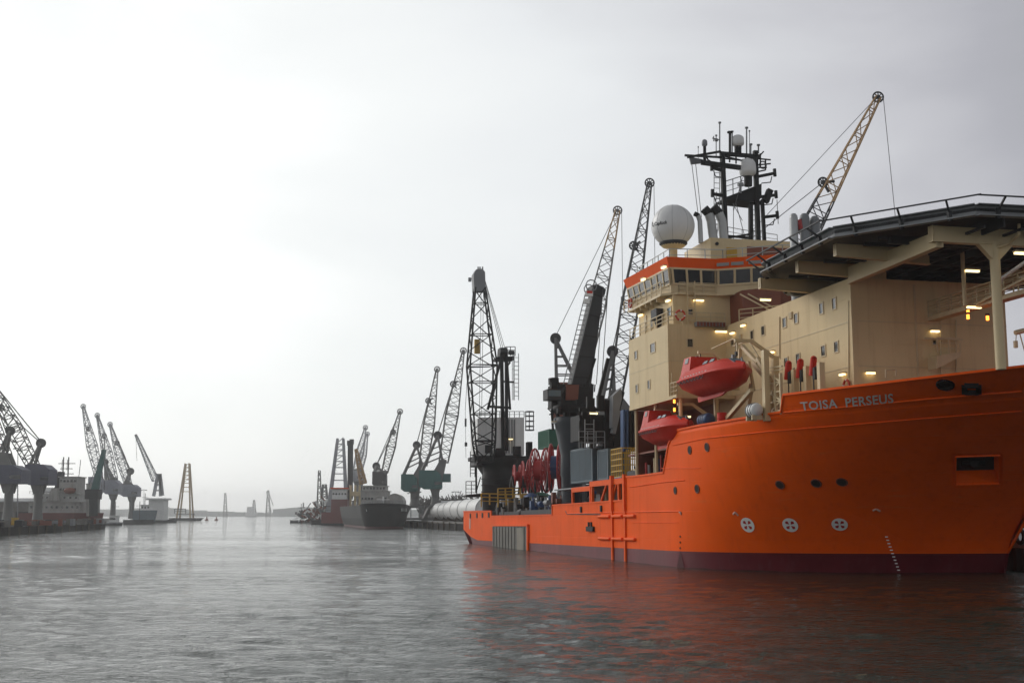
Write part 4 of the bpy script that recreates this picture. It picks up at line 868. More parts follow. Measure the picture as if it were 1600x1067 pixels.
m = MB(); loft(m, poly(25.98, d=.3), poly(26.95, d=.62)); m.add(poly(25.98, d=.3), [tuple(range(8))], 1); m.add(poly(26.93, d=.6), [tuple(range(8))], 1); roof = ob('roof_band', m, [ORG2, CRM], ship)
# louvres in the band on the angled front
pa, pb = poly(26.3, d=.44)[2], poly(26.3, d=.44)[3]; up_ = poly(26.95, d=.62)[2] - poly(25.98, d=.3)[2]
nn = (pb - pa).cross(up_).normalized(); nn = nn if nn.x < 0 else -nn
for t in (.02, .22, .46, .7): a, b = pa.lerp(pb, t), pa.lerp(pb, t + .17); m = MB().prism([a, b, b + up_ * .28, a + up_ * .28], nn * .04); ob('louvre', m, LGY, roof)
# rails at roof
m = MB().rail([(27, 19.8, 26.95), (18, 19.8, 26.95), (17.3, 15, 26.95), (14.3, 10.6, 26.95), (14.3, 8, 26.95)], 1.1, 1.6, .035, 2); ob('roof_railing', m, LGY, roof)
m = MB().rail([(28.5, BH - .1, 23.9), (17.9, BH - .1, 23.9)], 1.1, 1.4, .035, 3); m.rail([(17.8, BH - .1, 23.9), (16.8, 19.4, 23.9), (16.75, 16, 23.9)], .9, 1.2, .03, 3); ob('wing_railing', m, CRM2, wing)
m = MB().ladder((16.5, 18.4, 20.9), (16.5, 18.4, 24.9), (0, 1, 0), .7, .45, .04); m.path([(16.5, 18.75, 24.9), (16.3, 18.75, 25.4), (16.8, 18.75, 25.6)], .04); ob('bridge_ladder', m, CRM, wing)
m = MB().box((19.5, 19.98, 21.95), (21, 20.6, 22.9)); m.prism([(19.6, 20, 22), (20.8, 20, 22), (20.2, 20, 21.2)], (0, .4, 0)); ob('winch_box', m, DGR, block)
# locker row, rack on the block
m = MB().box((UB1 - .5, VI + .2, 20.75), (UB1 + .1, 18.3, 21.15)); 
for k in range(9): m.cbox((UB1 - .52, VI + .35 + k * .3, 20.95), (.1, .2, .36), 1)
ob('cable_tray', m, [GRY, RBR], block)
# ---------------------------------------------------------------- radome
rc = pv(1051.5, 353.5, 18.2); RR = 1.98
m = MB(); m.lathe(rc, [(.02, RR)] + [(RR * math.sin(a), RR * math.cos(a)) for a in [math.pi * .82 * i / 26 for i in range(1, 27)]], 48); rad = ob('radome', m, mat('radome_white', (.72, .72, .71), .35, var=.03, dirt=.12, bump=0), ship)
m = MB()
for k in range(4): m.ring(rc, RR + .004, .012, (math.cos(k * math.pi / 4 + .4), math.sin(k * math.pi / 4 + .4), 0), 48)
ob('seam', m, GRY, rad)
m = MB().lathe(rc, [(1.12, -RR * .80), (1.2, -RR * .9), (1.0, -RR * 1.0), (.45, -RR * 1.08), (.36, -RR * 1.12), (.36, 27.0 - rc.z)], 24); ob('radome_pedestal', m, [CRM], rad)
m = MB().lathe(rc, [(1.28, -RR * .78), (1.3, -RR * .86), (1.05, -RR * .97)], 28); ob('radome_collar', m, DGR, rad)
vs, fs = text_mesh('CapRock', .025, 1.0); xm = max(v.x for v in vs); ym = max(v.y for v in vs); m = MB()
camd = (loc(OC) - rc).normalized(); az0 = math.atan2(camd.y, camd.x)
def on_rad(px, py, lift=.015):
    d = ray(px, py); o = loc(OC); dl = V3((d.dot(A), d.dot(S), d.dot(U))).normalized(); w_ = o - rc; b = w_.dot(dl); c = w_.dot(w_) - RR * RR; dsc = max(0, b * b - c); p = o + dl * (-b - math.sqrt(dsc)); return rc + (p - rc).normalized() * (RR + lift)
m.add([on_rad(1022.5 + 20 * v.x / xm, 352.8 - 5.4 * v.y / ym - 3.4 * v.x / xm) for v in vs], fs)
m.path([on_rad(x, y) for x, y in ((1019.8, 347.5), (1020.3, 350.5), (1020.2, 354), (1022.5, 353.5))], .035, 5); ob('radome_lettering', m, BLK, rad)
# ---------------------------------------------------------------- funnel casing, exhausts
m = MB().box((17.9, 5, 26.9), (24.5, 15.9, 29.25)); m.prism([(24.5, 5, 26.9), (24.5, 15.9, 26.9), (26, 15.9, 26.9), (26, 5, 26.9)], (0, 0, 1.5)); cas = ob('funnel_casing', m, CRM, ship)
m = MB().box((17.82, 7, 27.15), (17.9, 12.4, 28.6)); ob('casing_recess', m, RBR, cas)
m = MB().box((17.8, 13.4, 27.3), (17.88, 14.4, 28.4)); ob('yellow_panel', m, YEL, cas)
ob('vent', MB().tube((17.95, 15.3, 28.7), (17.8, 15.3, 28.7), .16, 12), DGR, cas)
UC = 20.0
for (x0, x1, x2, y2, r) in ((1095, 1093.5, 1085, 334, .22), (1115.5, 1111, 1100, 326, .42), (1131.5, 1128, 1114, 323, .42)):
    b = pu(x0, 374, UC); k1 = pu(x1, 345, UC); k2 = pu(x2, y2, UC); m = MB(); pts = [V3((UC, b.y, 29.2)), k1.lerp(V3((UC, b.y, 29.2)), .5), k1, k1.lerp(k2, .35) + V3((0, 0, .28)), k2]; pts[1].y = (b.y + k1.y) / 2
    m.tube(pts[0], pts[2], r, 14); m.tube(pts[2], pts[3], r, 14); m.lathe(pts[2], [(.01, -r)] + [(r * math.sin(a), -r * math.cos(a)) for a in [math.pi * i / 8 for i in range(1, 9)]], 14); ex = ob('exhaust_pipe', m, LGY, cas)
    m = MB().tube(pts[3], pts[4], r * 1.02, 14); m.lathe(pts[3], [(.01, -r)] + [(r * 1.02 * math.sin(a), -r * 1.02 * math.cos(a)) for a in [math.pi * i / 8 for i in range(1, 9)]], 14); ob('blackened_tip', m, BLK, ex)
for (x, yt, lb) in ((1240, 341, .35), (1257, 341, .42), (1273, 345, .42)):
    b = pu(x, 380, 8); tp = pu(x, yt, 8); m = MB().tube((8, b.y, 20.9), tp, lb, 14); m.lathe(tp, [(lb, -.1), (lb * .9, .2), (lb * .5, .38), (.01, .42)], 14); ex = ob('exhaust_stack', m, LGY if lb < .4 else GRY, ship)
    m = MB().box((8.9, b.y - .2, 23.6), (9.0, b.y + .1, 26)); 
m = MB().tube(pu(1247, 344, 8), pu(1252, 358, 8), .28, 10); ob('red_exhaust_tip', m, RDS, ship)
# ---------------------------------------------------------------- mast
UM = 22.0
def M2(x, y, u=UM): return pu(x, y, u)
mm = MB(); mm.bar(M2(1134, 377), M2(1134 - 5.5, 238), .40); mm.bar(M2(1173, 385), M2(1173, 318), .36); mm.bar(M2(1185, 388), M2(1180, 236), .40); mm.bar(M2(1195, 390), M2(1191, 315), .30); mm.bar(M2(1125, 240), M2(1186, 245), .34); mm.bar(M2(1096, 254), M2(1162, 263), .40); mm.bar(M2(1137, 369), M2(1173, 372), .2); mm.bar(M2(1137, 372), M2(1172, 366), .18)
mm.bar(M2(1126, 237), M2(1074, 246), .2); mm.bar(M2(1070, 243), M2(1126, 246), .18)
mm.prism([M2(1132, 309), M2(1190, 287), M2(1190, 308), M2(1184, 317), M2(1132, 311)], (2.2, 0, 0)); mast = ob('mast', mm, BLK, ship)
mm = MB(); mm.add([M2(1077, 245), M2(1098, 249), M2(1099, 255), M2(1080, 257)], [(0, 1, 2, 3)]); mm.prism([M2(1077, 245), M2(1098, 249), M2(1099, 255), M2(1080, 257)], (.15, 0, 0)); ob('aerial_panel', mm, GRY, mast)
for (x, y, x1, y1) in ((1112, 262, 1130, 267), (1113, 303, 1130, 306), (1185, 276, 1210, 271), (1187, 308, 1212, 305), (1190, 340, 1214, 337)):
    left = x < 1130; e_ = x if left else x1; mm = MB().bar(M2(x, y), M2(x1, y1), .26); ye = y if left else y1
    mm.bar(M2(e_, ye - 7), M2(e_ + (1 if not left else 0), ye + 5), .24); yy = ye + 3
    pts = [M2(e_ + (3 if left else -4), yy + 2), M2(e_ + (6 if left else -6), yy + 11), M2(e_ + (15 if left else -20), yy + 12.5)]; mm.path(pts, .05); ob('yard_arm', mm, BLK, mast)
mm = MB().bar(M2(1196, 316), M2(1203, 297), .55); mm.bar(M2(1187, 318), M2(1200, 306), .35); ob('radar_scanner', mm, BLK, mast)
mm = MB().rail([M2(1133, 308), M2(1158, 300), M2(1170, 296)], 1.5, 1.0, .04, 3); mm.tube(M2(1157, 302), M2(1157, 290), .12, 8); mm.bar(M2(1153, 289), M2(1161, 288), .3); ob('platform_railing', mm, GRY, mast)
mm = MB()
for a, b in (((1126, 243), (1180, 256)), ((1110, 245), (1176, 253)), ((1140, 254), (1140, 240)), ((1150, 256), (1150, 241)), ((1165, 258), (1165, 243)), ((1182, 248), (1204, 250)), ((1184, 262), (1198, 262)), ((1186, 245), (1193, 237)), ((1196, 250), (1196, 266)), ((1182, 269), (1196, 266)), ((1103, 243), (1106, 250)), ((1106, 250), (1112, 254)), ((1160, 250), (1180, 247)), ((1188, 240), (1188, 262)), ((1185, 258), (1204, 256))): mm.bar(M2(*a), M2(*b), .12)
mm.ring(M2(1192, 258), .35, .06, (1, 0, 0), 12); ob('mast_fittings', mm, BLK, mast)
mm = MB().ladder(M2(1120, 368), M2(1120, 262), (0, 1, 0), .55, .5, .03); mm.ladder(M2(1180, 385), M2(1179, 320), (0, 1, 0), .6, .5, .03)
mm.ladder(M2(1117, 370), M2(1123, 300), (0, 1, 0), .4, .6, .03); ob('mast_ladder', mm, GRY, mast)
for x, y0, y1, r in ((1124.5, 238, 192, .07), (1166.5, 240, 200, .08), (1171, 240, 205, .04), (1140.5, 240, 207, .13), (1144, 240, 206, .07), (1119, 245, 212, .05), (1091, 248, 230, .03), (1185, 240, 227, .08), (1173, 242, 226, .08)):
    mm = MB().tube(M2(x, y0), M2(x, y1), r, 8); mm.tube(M2(x, y1 + 1), M2(x, y1 - 1), r * 2.2, 8); 
    if x == 1119: mm.bar(M2(1113, 216), M2(1123, 219), .1); mm.bar(M2(1115, 213), M2(1115, 221), .08); mm.tube(M2(1117, 219), M2(1121, 219), .16, 8)
    ob('aerial', mm, GRY if r < .1 else BLK, mast)
def dome(x, y0, y1, w_, lb):
    b, t_ = M2(x, y1), M2(x, y0); r = (M2(x - w_, y1) - M2(x + w_, y1)).length / 2; hh = (t_ - b).length; c = b
    mm = MB().lathe(c, [(r * .55, 0), (r * .92, .12 * hh), (r, .3 * hh), (r * .98, .6 * hh)] + [(r * .98 * math.cos(a), .6 * hh + .4 * hh * math.sin(a)) for a in [math.pi / 2 * i / 8 for i in range(1, 9)]], 28)
    o = ob('satellite_dome', mm, rad.data.materials[0] if lb != 'grey' else GRY, mast); return o
dome(1153, 211, 229, 9.2, 'w'); dome(1168.5, 248, 276, 12.4, 'w'); dome(1101, 218, 229, 4.2, 'grey')
mm = MB().tube(M2(1153, 229), M2(1153, 240), .35, 10); mm.tube(M2(1169, 276), M2(1169, 291), .4, 10); mm.tube(M2(1101, 229), M2(1101, 256), .16, 8); ob('dome_post', mm, BLK, mast)
mm = MB()
for a, b in (((1081, 257), (1092, 345)), ((1087, 257), (1096, 340)), ((1150, 318), (1165, 375)), ((1145, 318), (1160, 345)), ((1214, 312), (1216, 350)), ((1160, 278), (1146, 330)), ((1146, 320), (1146, 375))): mm.tube(M2(*a), M2(*b), .025, 4)
ob('halyard', mm, ROP, mast)
m = MB().rail([M2(1138, 376), M2(1160, 380), M2(1215, 388)], 1.3, 1.3, .03, 3); ob('casing_railing', m, LGY, cas)
# ---------------------------------------------------------------- helideck
HZ = 22.0; hp = [(-1.9, 19.6), (-13.5, 20.0), (-20.95, 14.5), (-21.3, 4.3), (-13.5, -3.4), (-2, -3.6), (6.2, 3.5), (6.2, 13.6)]
m = MB().prism([(x, y, HZ + .35) for x, y in hp], (0, 0, .2)); hd = ob('helideck', m, DGR, ship)
m = MB()
for i in range(8):
    a, b = V3((*hp[i], HZ)), V3((*hp[(i + 1) % 8], HZ)); c = V3((-7.6, 8.4, HZ)); nn = ((a + b) / 2 - c); nn.z = 0; nn.normalize()
    m.prism([a, b, b + nn * .5, a + nn * .5], (0, 0, .08)); m.prism([a + V3((0, 0, .08)), b + V3((0, 0, .08)), b - nn * .08 + V3((0, 0, .08)), a - nn * .08 + V3((0, 0, .08))], (0, 0, .62)); m.prism([a + V3((0, 0, .7)), b + V3((0, 0, .7)), b + nn * .4 + V3((0, 0, .7)), a + nn * .4 + V3((0, 0, .7))], (0, 0, .06))
ob('deck_edge_beam', m, GRY, hd)
for i in range(8):
    a, b = V3((*hp[i], HZ)), V3((*hp[(i + 1) % 8], HZ)); c = V3((-7.6, 8.4, HZ)); nn = ((a + b) / 2 - c); nn.z = 0; nn.normalize(); L_ = (b - a).length; k = max(2, round(L_ / 2.9))
    m = MB(); o_ = nn * 1.3 + V3((0, 0, 1.0)); e1 = []
    for j in range(k):
        p = a.lerp(b, (j + .5) / k); m.bar(p + nn * .3 + V3((0, 0, -.1)), p + nn * .42 + V3((0, 0, .5)), .22); m.bar(p + nn * .42 + V3((0, 0, .4)), p + o_, .11)
    n0 = nn * .5; m.bar(a + o_ - (b - a).normalized() * .6, b + o_ + (b - a).normalized() * .6, .085); ob('safety_net_frame', m, DGR, hd)
m = MB()
for u, v in ((-7, 17.5), (-9, 18), (-3, 17), (-12.4, 18.2), (-14.2, 17.6), (-4, 17.4)): m.cbox((u, v, HZ + .75), (.5, .5, .35)); m.tube((u, v, HZ + .55), (u, v, HZ + 1.1), .1, 8)
ob('deck_lights', m, DGR, hd)
# cream girders under the deck
def girder(a, b, h0, h1, w=.28, fl=.55, m_=CRM, name='girder', parent=None):
    a, b = V3(a), V3(b); d = (b - a).normalized(); s_ = V3((-d.y, d.x, 0)) * w / 2; f_ = V3((-d.y, d.x, 0)) * fl / 2; z = V3((0, 0, 1)); mm = MB()
    mm.add([a - s_, a + s_, b + s_, b - s_, a - s_ - z * h0, a + s_ - z * h0, b + s_ - z * h1, b - s_ - z * h1], [(0, 1, 2, 3), (7, 6, 5, 4), (0, 4, 5, 1), (1, 5, 6, 2), (2, 6, 7, 3), (3, 7, 4, 0)])
    mm.add([a - f_ - z * h0, a + f_ - z * h0, b + f_ - z * h1, b - f_ - z * h1, a - f_ - z * (h0 + .07), a + f_ - z * (h0 + .07), b + f_ - z * (h1 + .07), b - f_ - z * (h1 + .07)], [(0, 1, 2, 3), (7, 6, 5, 4), (0, 4, 5, 1), (1, 5, 6, 2), (2, 6, 7, 3), (3, 7, 4, 0)])
    mm.add([a - f_, a + f_, a + f_ - z * h0, a - f_ - z * h0, a - f_ + d * .06, a + f_ + d * .06, a + f_ - z * h0 + d * .06, a - f_ - z * h0 + d * .06], [(0, 1, 2, 3), (7, 6, 5, 4), (0, 4, 5, 1), (2, 6, 7, 3)]); return ob(name, mm, m_, parent or hd)
zt = HZ - .02
girder((-18.4, 15.45, HZ - .35), (UF, 15.45, HZ - .35), .95, 1.15, .3, .5)
girder((-18.4, 3.4, HZ - .35), (UF, 3.4, HZ - .35), .95, 1.15, .3, .5)
for u in (-.1, -6.5, -12.2): girder((u, 19.35, zt), (u, 12.5, zt), .75, 1.05, .22, .42)
for u in (-3.4, -9.4, -15): girder((u, 17, zt), (u, -1, zt), .4, .4, .15, .3, DGR)
girder((-18.3, 16.0, zt - .02), (-18.3, 2.5, zt - .02), .95, .95, .3, .55)
m = MB()
for v in (12.5, 9.4, 6.5): m.box((-20.8, v - .07, HZ - .5), (5.8, v + .07, HZ + .3))
ob('underdeck_beams', m, DGR, hd)
pt = pu(1553.5, 388, -18.3); m = MB().tube((-18.3, pt.y, 13.1), (-18.3, pt.y, 21.1), .32, 16); m.prism([(-18.5, pt.y - .25, 20), (-18.5, pt.y - 1.3, 21.05), (-18.5, pt.y + 1.3, 21.05), (-18.5, pt.y + .25, 20)], (.4, 0, 0)); ob('helideck_pillar', m, CRM, hd)
m = MB().tube((-18.3, 4.5, 12.3), (-18.3, 4.5, 21.1), .32, 16); ob('helideck_pillar', m, CRM, hd)
p_ = pu(1506, 420, -6.9); m = MB()
for x, u in ((1508, -13),): b = pu(x, 480, u); m.tube((u, b.y, 18), (u, b.y, 21.8), .14, 10)
ob('hanging_post', m, CRM, hd); m = MB(); m.path([pu(1592, 350, -20), pu(1592, 366, -20), pu(1577, 380, -19), pu(1556, 388, -18.5)], .1, 8); ob('drain_pipe', m, CRM, hd)
# catwalk under helideck
m = MB().box((-22, 8.7, 18.0), (UF, 9.5, 18.3)); m.bar((-12, 9.4, 18.1), (-22, 10.6, 18.9), .15); cw = ob('catwalk', m, CRM2, ship)
m = MB().rail([(UF, 9.45, 18.3), (-22, 9.45, 18.3)], 1.1, 1.5, .035, 3); m.rail([(UF, 8.75, 18.3), (-22, 8.75, 18.3)], 1.1, 1.5, .035, 3); ob('catwalk_railing', m, CRM2, cw)
m = MB().path([(-24, 11, 20.2), (-17, 10.2, 19.2), (-15, 9.6, 18.4)], .12, 6); m.box((-23, 6, 19.3), (-16, 8.4, 19.5)); ob('catwalk_canopy', m, WHT, cw)
# front face details
m = MB(); b1 = pu(1452, 579, UF); b2 = pu(1487, 576, UF); m.prism([(UF, b1.y + .1, b1.z), (UF, b2.y, b1.z + .9), (UF, b2.y, b1.z + 1.25), (UF, b1.y + .1, b1.z + .9)], (-1.2, 0, 0)); m.rail([(UF - 1.2, b1.y, b1.z + 1.1), (UF - 1.2, b2.y, b1.z + 1.1)], 1.1, .8, .03, 3); m.bar((UF - .6, b1.y + .6, b1.z + 2.2), (UF - .6, b2.y - .6, b1.z + 2.2), .12); bal = ob('front_balcony', m, CRM2, house)
windowu(UF, 1457, 532, 1462, 538, house)
m = MB()
for x in (1470, 1494): m.tube(pu(x, 588, UF - .15), pu(x, 500, UF - .15), .05, 6)
m.path([pu(1384, 590, -8.5), pu(1384, 578, -8.5), pu(1400, 577, -8.5), pu(1400, 588, -8.5)], .06); ob('wall_pipes', m, CRM2, house)
m = MB().box((UF - .05, 10.5 - .1, 10.2), (UF - .0, 10.5 + .05, 20.6)); ob('wall_stiffener', m, CRM2, house)
m = MB()
for x, y0, y1 in ((1150, 545, 590), (1218, 495, 560), (1326, 470, 590)): a, b = pv(x, y0, VI + .06), pv(x, y1, VI + .06); m.tube(a, b, .045, 6)
ob('wall_conduit', m, CRM2, house)
for k, (u, z) in enumerate(((12.5, 19.2), (8.2, 15.6), (2.6, 19.5))): m = MB().box((u, VI, z), (u + .5, VI + .12, z + .5)); [m.box((u + .03, VI + .12, z + .06 + .11 * j), (u + .47, VI + .15, z + .1 + .11 * j)) for j in range(4)]; ob('vent_grille', m, CRM2, house)
m = MB()
for k in range(9): u = -1.5 - 1.9 * k; m.bar((u, 17.6 if u > -15 else 14, HZ - .1), (u - 1.5, 3, HZ - .1), .22)
for v in (13.6, 11, 8, 5): m.bar((5, v, HZ - .45), (-20.4, v, HZ - .45), .16)
ob('underdeck_bracing', m, DGR, hd)
# lower foredeck: shield under helideck, bulwark stays
m = MB()
for x, y0 in ((1575, 571),): b = pu(x, 560, -3); 
# inboard dark tower to the right of the house front
ob('port_deckhouse', MB().box((-5, -1.5, 10.2), (12, 2.4, 12.6)), CRM, ship)
# davit arm far right
m = MB(); m.path([pu(1586, 520, -16), pu(1598, 517, -16), pu(1625, 512, -16), pu(1640, 600, -16)], .16, 8); m.tube(pu(1588, 521, -16), pu(1587, 536, -16), .03, 5); m.cbox(pu(1587, 538, -16), (.2, .2, .45)); m.tube(pu(1593, 520, -16), pu(1604, 560, -16), .04, 5); ob('provision_davit', m, CRM2, ship)
# lamps
for x, y in ((1163.8, 508.6), (1208.8, 550.5), (1319.5, 585), (1147, 520.6)): lampat(pv(x, y, VI), house, 'v')
lampat(pv(1216.4, 613.5, VI), house, 'v')
for x, y in ((1358.5, 583), (1459, 518)): lampat(pu(x, y, UF), house, 'u')
for x, y in ((1127, 518.5),): lampat(pu(x, y, UB1), block, 'u', 1.2)
for x, y in ((1090.7, 469.8), (1194.8, 469)): lampat(pu(x, y, U3 if x < 1100 else 11.5), lvl, 'u', .9)
for x, y in ((1003.6, 492.6), (1046.6, 470)): lampat(pv(x, y, 19.97), lvl, 'v', .8)
for x, y in ((1008, 436.8), (1040, 418)): lampat(pv(x, y, 20.75), roof, 'v', .8)
for x, y, u in ((1516.6, 424, -13), (1594, 396.6, -19), (1519.6, 480.6, -12.5)): lampat(pu(x, y, u), hd, 'u', 1.0)
lampat(pu(1071, 651, 20), house, 'u', .8)
for x, y, u in ((1053.6, 627, 14.1), (1053.8, 640, 14.1), (1512.5, 488, -12.4), (1512.5, 495, -12.4), (1543, 497, -12.4)): c = pu(x, y, u); m = MB().tube(c - V3((0, 0, .15)), c + V3((0, 0, .15)), .1, 8); o = ob('beacon_lamp', MB().tube(c + V3((0, 0, .15)), c + V3((0, 0, .3)), .14, 8), DGR, hd if x > 1400 else block); ob('amber_lens', m, LMO, o)
# ================================================================ THINGS CARRIED BY THE VESSEL
def lifeboat(u0, u1, vc, z0, hb, ht, label):
    """totally enclosed boat: stern (with raised cabin) aft at u1, bow forward at u0"""
    L_ = u1 - u0; t = thing('lifeboat', ((u0 + u1) / 2, vc, z0), label, 'lifeboat', 'red enclosed lifeboats in their davits', ship=True)
    SEC = 16; rings = []
    for i in range(SEC + 1):
        s = i / SEC; u = u0 + L_ * s
        bw = hb * (1 - max(0, (.38 - s) / .38) ** 2.2) * (1 - .10 * max(0, (s - .8) / .2)); kz = z0 + ht * .42 * max(0, (.30 - s) / .30) ** 1.6 + .12 * ht * max(0, (s - .85) / .15)
        gz = z0 + ht * (.47 + .10 * max(0, .4 - s)); tz = z0 + ht * (.86 - .22 * max(0, (.30 - s) / .30)) + (0 if s < .80 else 0); bw = max(bw, .12)
        r = [(0, kz), (.35 * bw, kz + .06 * ht), (.78 * bw, kz + (gz - kz) * .45), (.97 * bw, gz - .04 * ht), (1.06 * bw, gz - .02 * ht), (1.06 * bw, gz + .03 * ht), (.95 * bw, gz + .05 * ht), (.80 * bw, gz + (tz - gz) * .62), (.52 * bw, tz - .05 * ht), (.2 * bw, tz), (0, tz)]
        ringp = [V3((u, vc + a, z)) for a, z in r] + [V3((u, vc - a, z)) for a, z in r[-2:0:-1]]; rings.append(ringp)
    n = len(rings[0]); m = MB(); m.add([p for r in rings for p in r], [(i * n + j, i * n + (j + 1) % n, (i + 1) * n + (j + 1) % n, (i + 1) * n + j) for i in range(SEC) for j in range(n)], 0, True)
    m.add(rings[0], [tuple(range(n))[::-1]]); m.add(rings[-1], [tuple(range(n))]); hl = ob('hull', m, RED, t)
    # keel skeg
    m = MB().prism([(u0 + L_ * .30, vc - .08, z0 + .15), (u0 + L_ * .95, vc - .08, z0 + .15), (u0 + L_ * .93, vc - .08, z0 - .3), (u0 + L_ * .45, vc - .08, z0 - .22)], (0, .16, 0)); ob('keel', m, RED, hl)
    # conning cabin
    c0, c1 = u0 + L_ * .80, u0 + L_ * .985; m = MB(); zc = z0 + ht * .5
    lo = [V3((c0 - .2, vc - hb * .85, zc)), V3((c1, vc - hb * .85, zc)), V3((c1, vc + hb * .85, zc)), V3((c0 - .2, vc + hb * .85, zc))]; hi_ = [V3((c0 + .1, vc - hb * .62, z0 + ht * 1.12)), V3((c1 - .15, vc - hb * .62, z0 + ht * 1.12)), V3((c1 - .15, vc + hb * .62, z0 + ht * 1.12)), V3((c0 + .1, vc + hb * .62, z0 + ht * 1.12))]
    m.add(lo + hi_, [(0, 1, 5, 4), (1, 2, 6, 5), (2, 3, 7, 6), (3, 0, 4, 7), (4, 5, 6, 7)]); cb = ob('cabin', m, RED, t)
    a, b = lo[3].lerp(hi_[3], .72), lo[2].lerp(hi_[2], .72); m = MB().prism([a.lerp(b, .3), a.lerp(b, .7), a.lerp(b, .7) + V3((0, -.1, .42)), a.lerp(b, .3) + V3((0, -.1, .42))], (0, .05, 0)); ob('cabin_window', m, GRY, cb)
    m = MB()
    for s in (.36, .50): 
        u = u0 + L_ * s; m.prism([(u, vc + hb * .56, z0 + ht * .79), (u + .9, vc + hb * .56, z0 + ht * .79), (u + .8, vc + hb * .46, z0 + ht * .87), (u + .1, vc + hb * .46, z0 + ht * .87)], (0, .06, .05))
    m.prism([(u0 + L_ * .10, vc + hb * .2, z0 + ht * .66), (u0 + L_ * .10, vc - hb * .3, z0 + ht * .66), (u0 + L_ * .17, vc - hb * .3, z0 + ht * .78), (u0 + L_ * .17, vc + hb * .3, z0 + ht * .78)], (-.06, .02, .06)); ob('hatch_window', m, GLB, hl)
    m = MB()
    for k in range(9): u = u0 + L_ * (.36 + .062 * k); m.cbox((u, vc + hb * .965, z0 + ht * .545), (.22, .06, .05))
    ob('reflective_tape', m, WHT, hl)
    m = MB(); zz = z0 + ht * .43
    for k in range(8):
        ua = u0 + L_ * (.36 + .07 * k); pts = [V3((ua + L_ * .07 * j / 5, vc + hb * 1.075, zz - .22 * math.sin(math.pi * j / 5))) for j in range(6)]; m.path(pts, .025, 4)
    ob('grab_line', m, DGR, hl); m = MB().bar((u0 + .2, vc, z0 + ht * .5), (u0 + .5, vc, z0 + ht * .78), .1); m.cbox((u0 + L_ * .2, vc, z0 + ht * .86), (.3, .3, .3)); m.cbox((u1 - .5, vc, z0 + ht * 1.15), (.3, .3, .3)); ob('release_hook', m, GRY, hl)
    return t
lifeboat(.9, 11.0, 20.3, 13.85, 1.75, 2.95, 'larger looking red enclosed lifeboat hanging outside the cream house above the bulwark')
lifeboat(13.2, 21.8, 20.2, 10.55, 1.6, 2.85, 'lower red enclosed lifeboat tucked under the cream side block')
def davit(u, z0, z1, back=False, v0=17.2):
    m = MB(); m.box((u - .2, v0 - .22, z0), (u + .2, v0 + .25, z1 - 1.2)); 
    m.prism([(u - .14, v0 - .15, z1 - 1.3), (u - .14, v0 + .2, z1 - 1.4), (u - .14, v0 + 2.0, z1 - .2), (u - .14, v0 + 3.3, z1 - .2), (u - .14, v0 + 3.3, z1 + .05), (u - .14, v0 + 1.9, z1 + .05)], (.2, 0, 0)); m.bar((u, v0 + 3.1, z1 - .2), (u, v0 + 3.1, z1 - .9), .12); m.bar((u, v0, z0 + 1.5), (u, v0 + 2.2, z0 + .1), .25)
    return m
for u, z0, z1 in ((2.2, 11.3, 17.6), (9.9, 14.6, 17.7), (14.9, 10.4, 13.9), (20.8, 7.8, 13.9)): ob('davit', davit(u, z0, z1), CRM, ship)
m = MB()
w0 = [pv(1186, 640, 19.8), pv(1186, 546, 19.8)]; m.box((w0[0].x - .25, 19.0, 11.2), (w0[0].x + .25, 19.4, w0[1].z)); ob('davit_post', m, CRM, ship)
m = MB(); random.seed(4)
for u in (-1.9, -1.0, 0): m.box((u - .10, 18.6, 11.6), (u + .10, 18.8, 14.6))
for k in range(4): z = 11.9 + k * .7; m.bar((-1.9, 18.7, z), (0, 18.7, z + (.7 if k % 2 else 0)), .12); m.bar((0, 18.7, z), (-1.9, 18.7, z + (0 if k % 2 else .7)), .10)
m.path([pv(1112, 545, 19), pv(1145, 530, 19), pv(1152, 531, 19), pv(1160, 540, 18.4)], .06); m.path([pv(1146, 541, 19), pv(1167, 533, 19), pv(1173, 537, 19), pv(1185, 557, 18.8)], .06)
for a, b, w_ in (((1160, 541), (1184, 567), .28), ((1156, 545), (1156, 570), .25), ((1178, 566), (1200, 592), .4), ((1184, 560), (1205, 598), .3), ((1200, 592), (1204, 640), .35), ((1170, 565), (1178, 610), .2), ((1175, 600), (1168, 640), .3), ((1200, 575), (1222, 572), .12), ((1200, 580), (1222, 577), .08)): m.bar(pv(*a, 18.6), pv(*b, 18.6), w_)
ob('davit_frame', m, CRM2, ship)
m = MB(); m.bar((8.5, 19.5, 11.2), (1.5, 19.5, 13.7), .3); m.bar((9, 17, 10.7), (2, 17, 13.3), .28); ob('inclined_beam', m, CRM, ship)
m = MB().box((-2.6, VI + .01, 10.4), (1.4, VI + .1, 13.0)); ob('doorway', m, DGR, house)
m = MB().box((-2.9, VI + .02, 13.0), (1.7, VI + 1.0, 13.15)); ob('canopy', m, CRM, house)
for u, z0, z1 in ((2.4, 16.4, 17.6), (9.8, 16.9, 17.75), (14.9, 12.9, 14.1), (20.7, 13.3, 14.1)): ob('boat_fall', MB().tube((u, 20.3, z0), (u, 20.3, z1), .04, 6).cbox((u, 20.3, z0 + .15), (.22, .18, .35)), DGR, ship)
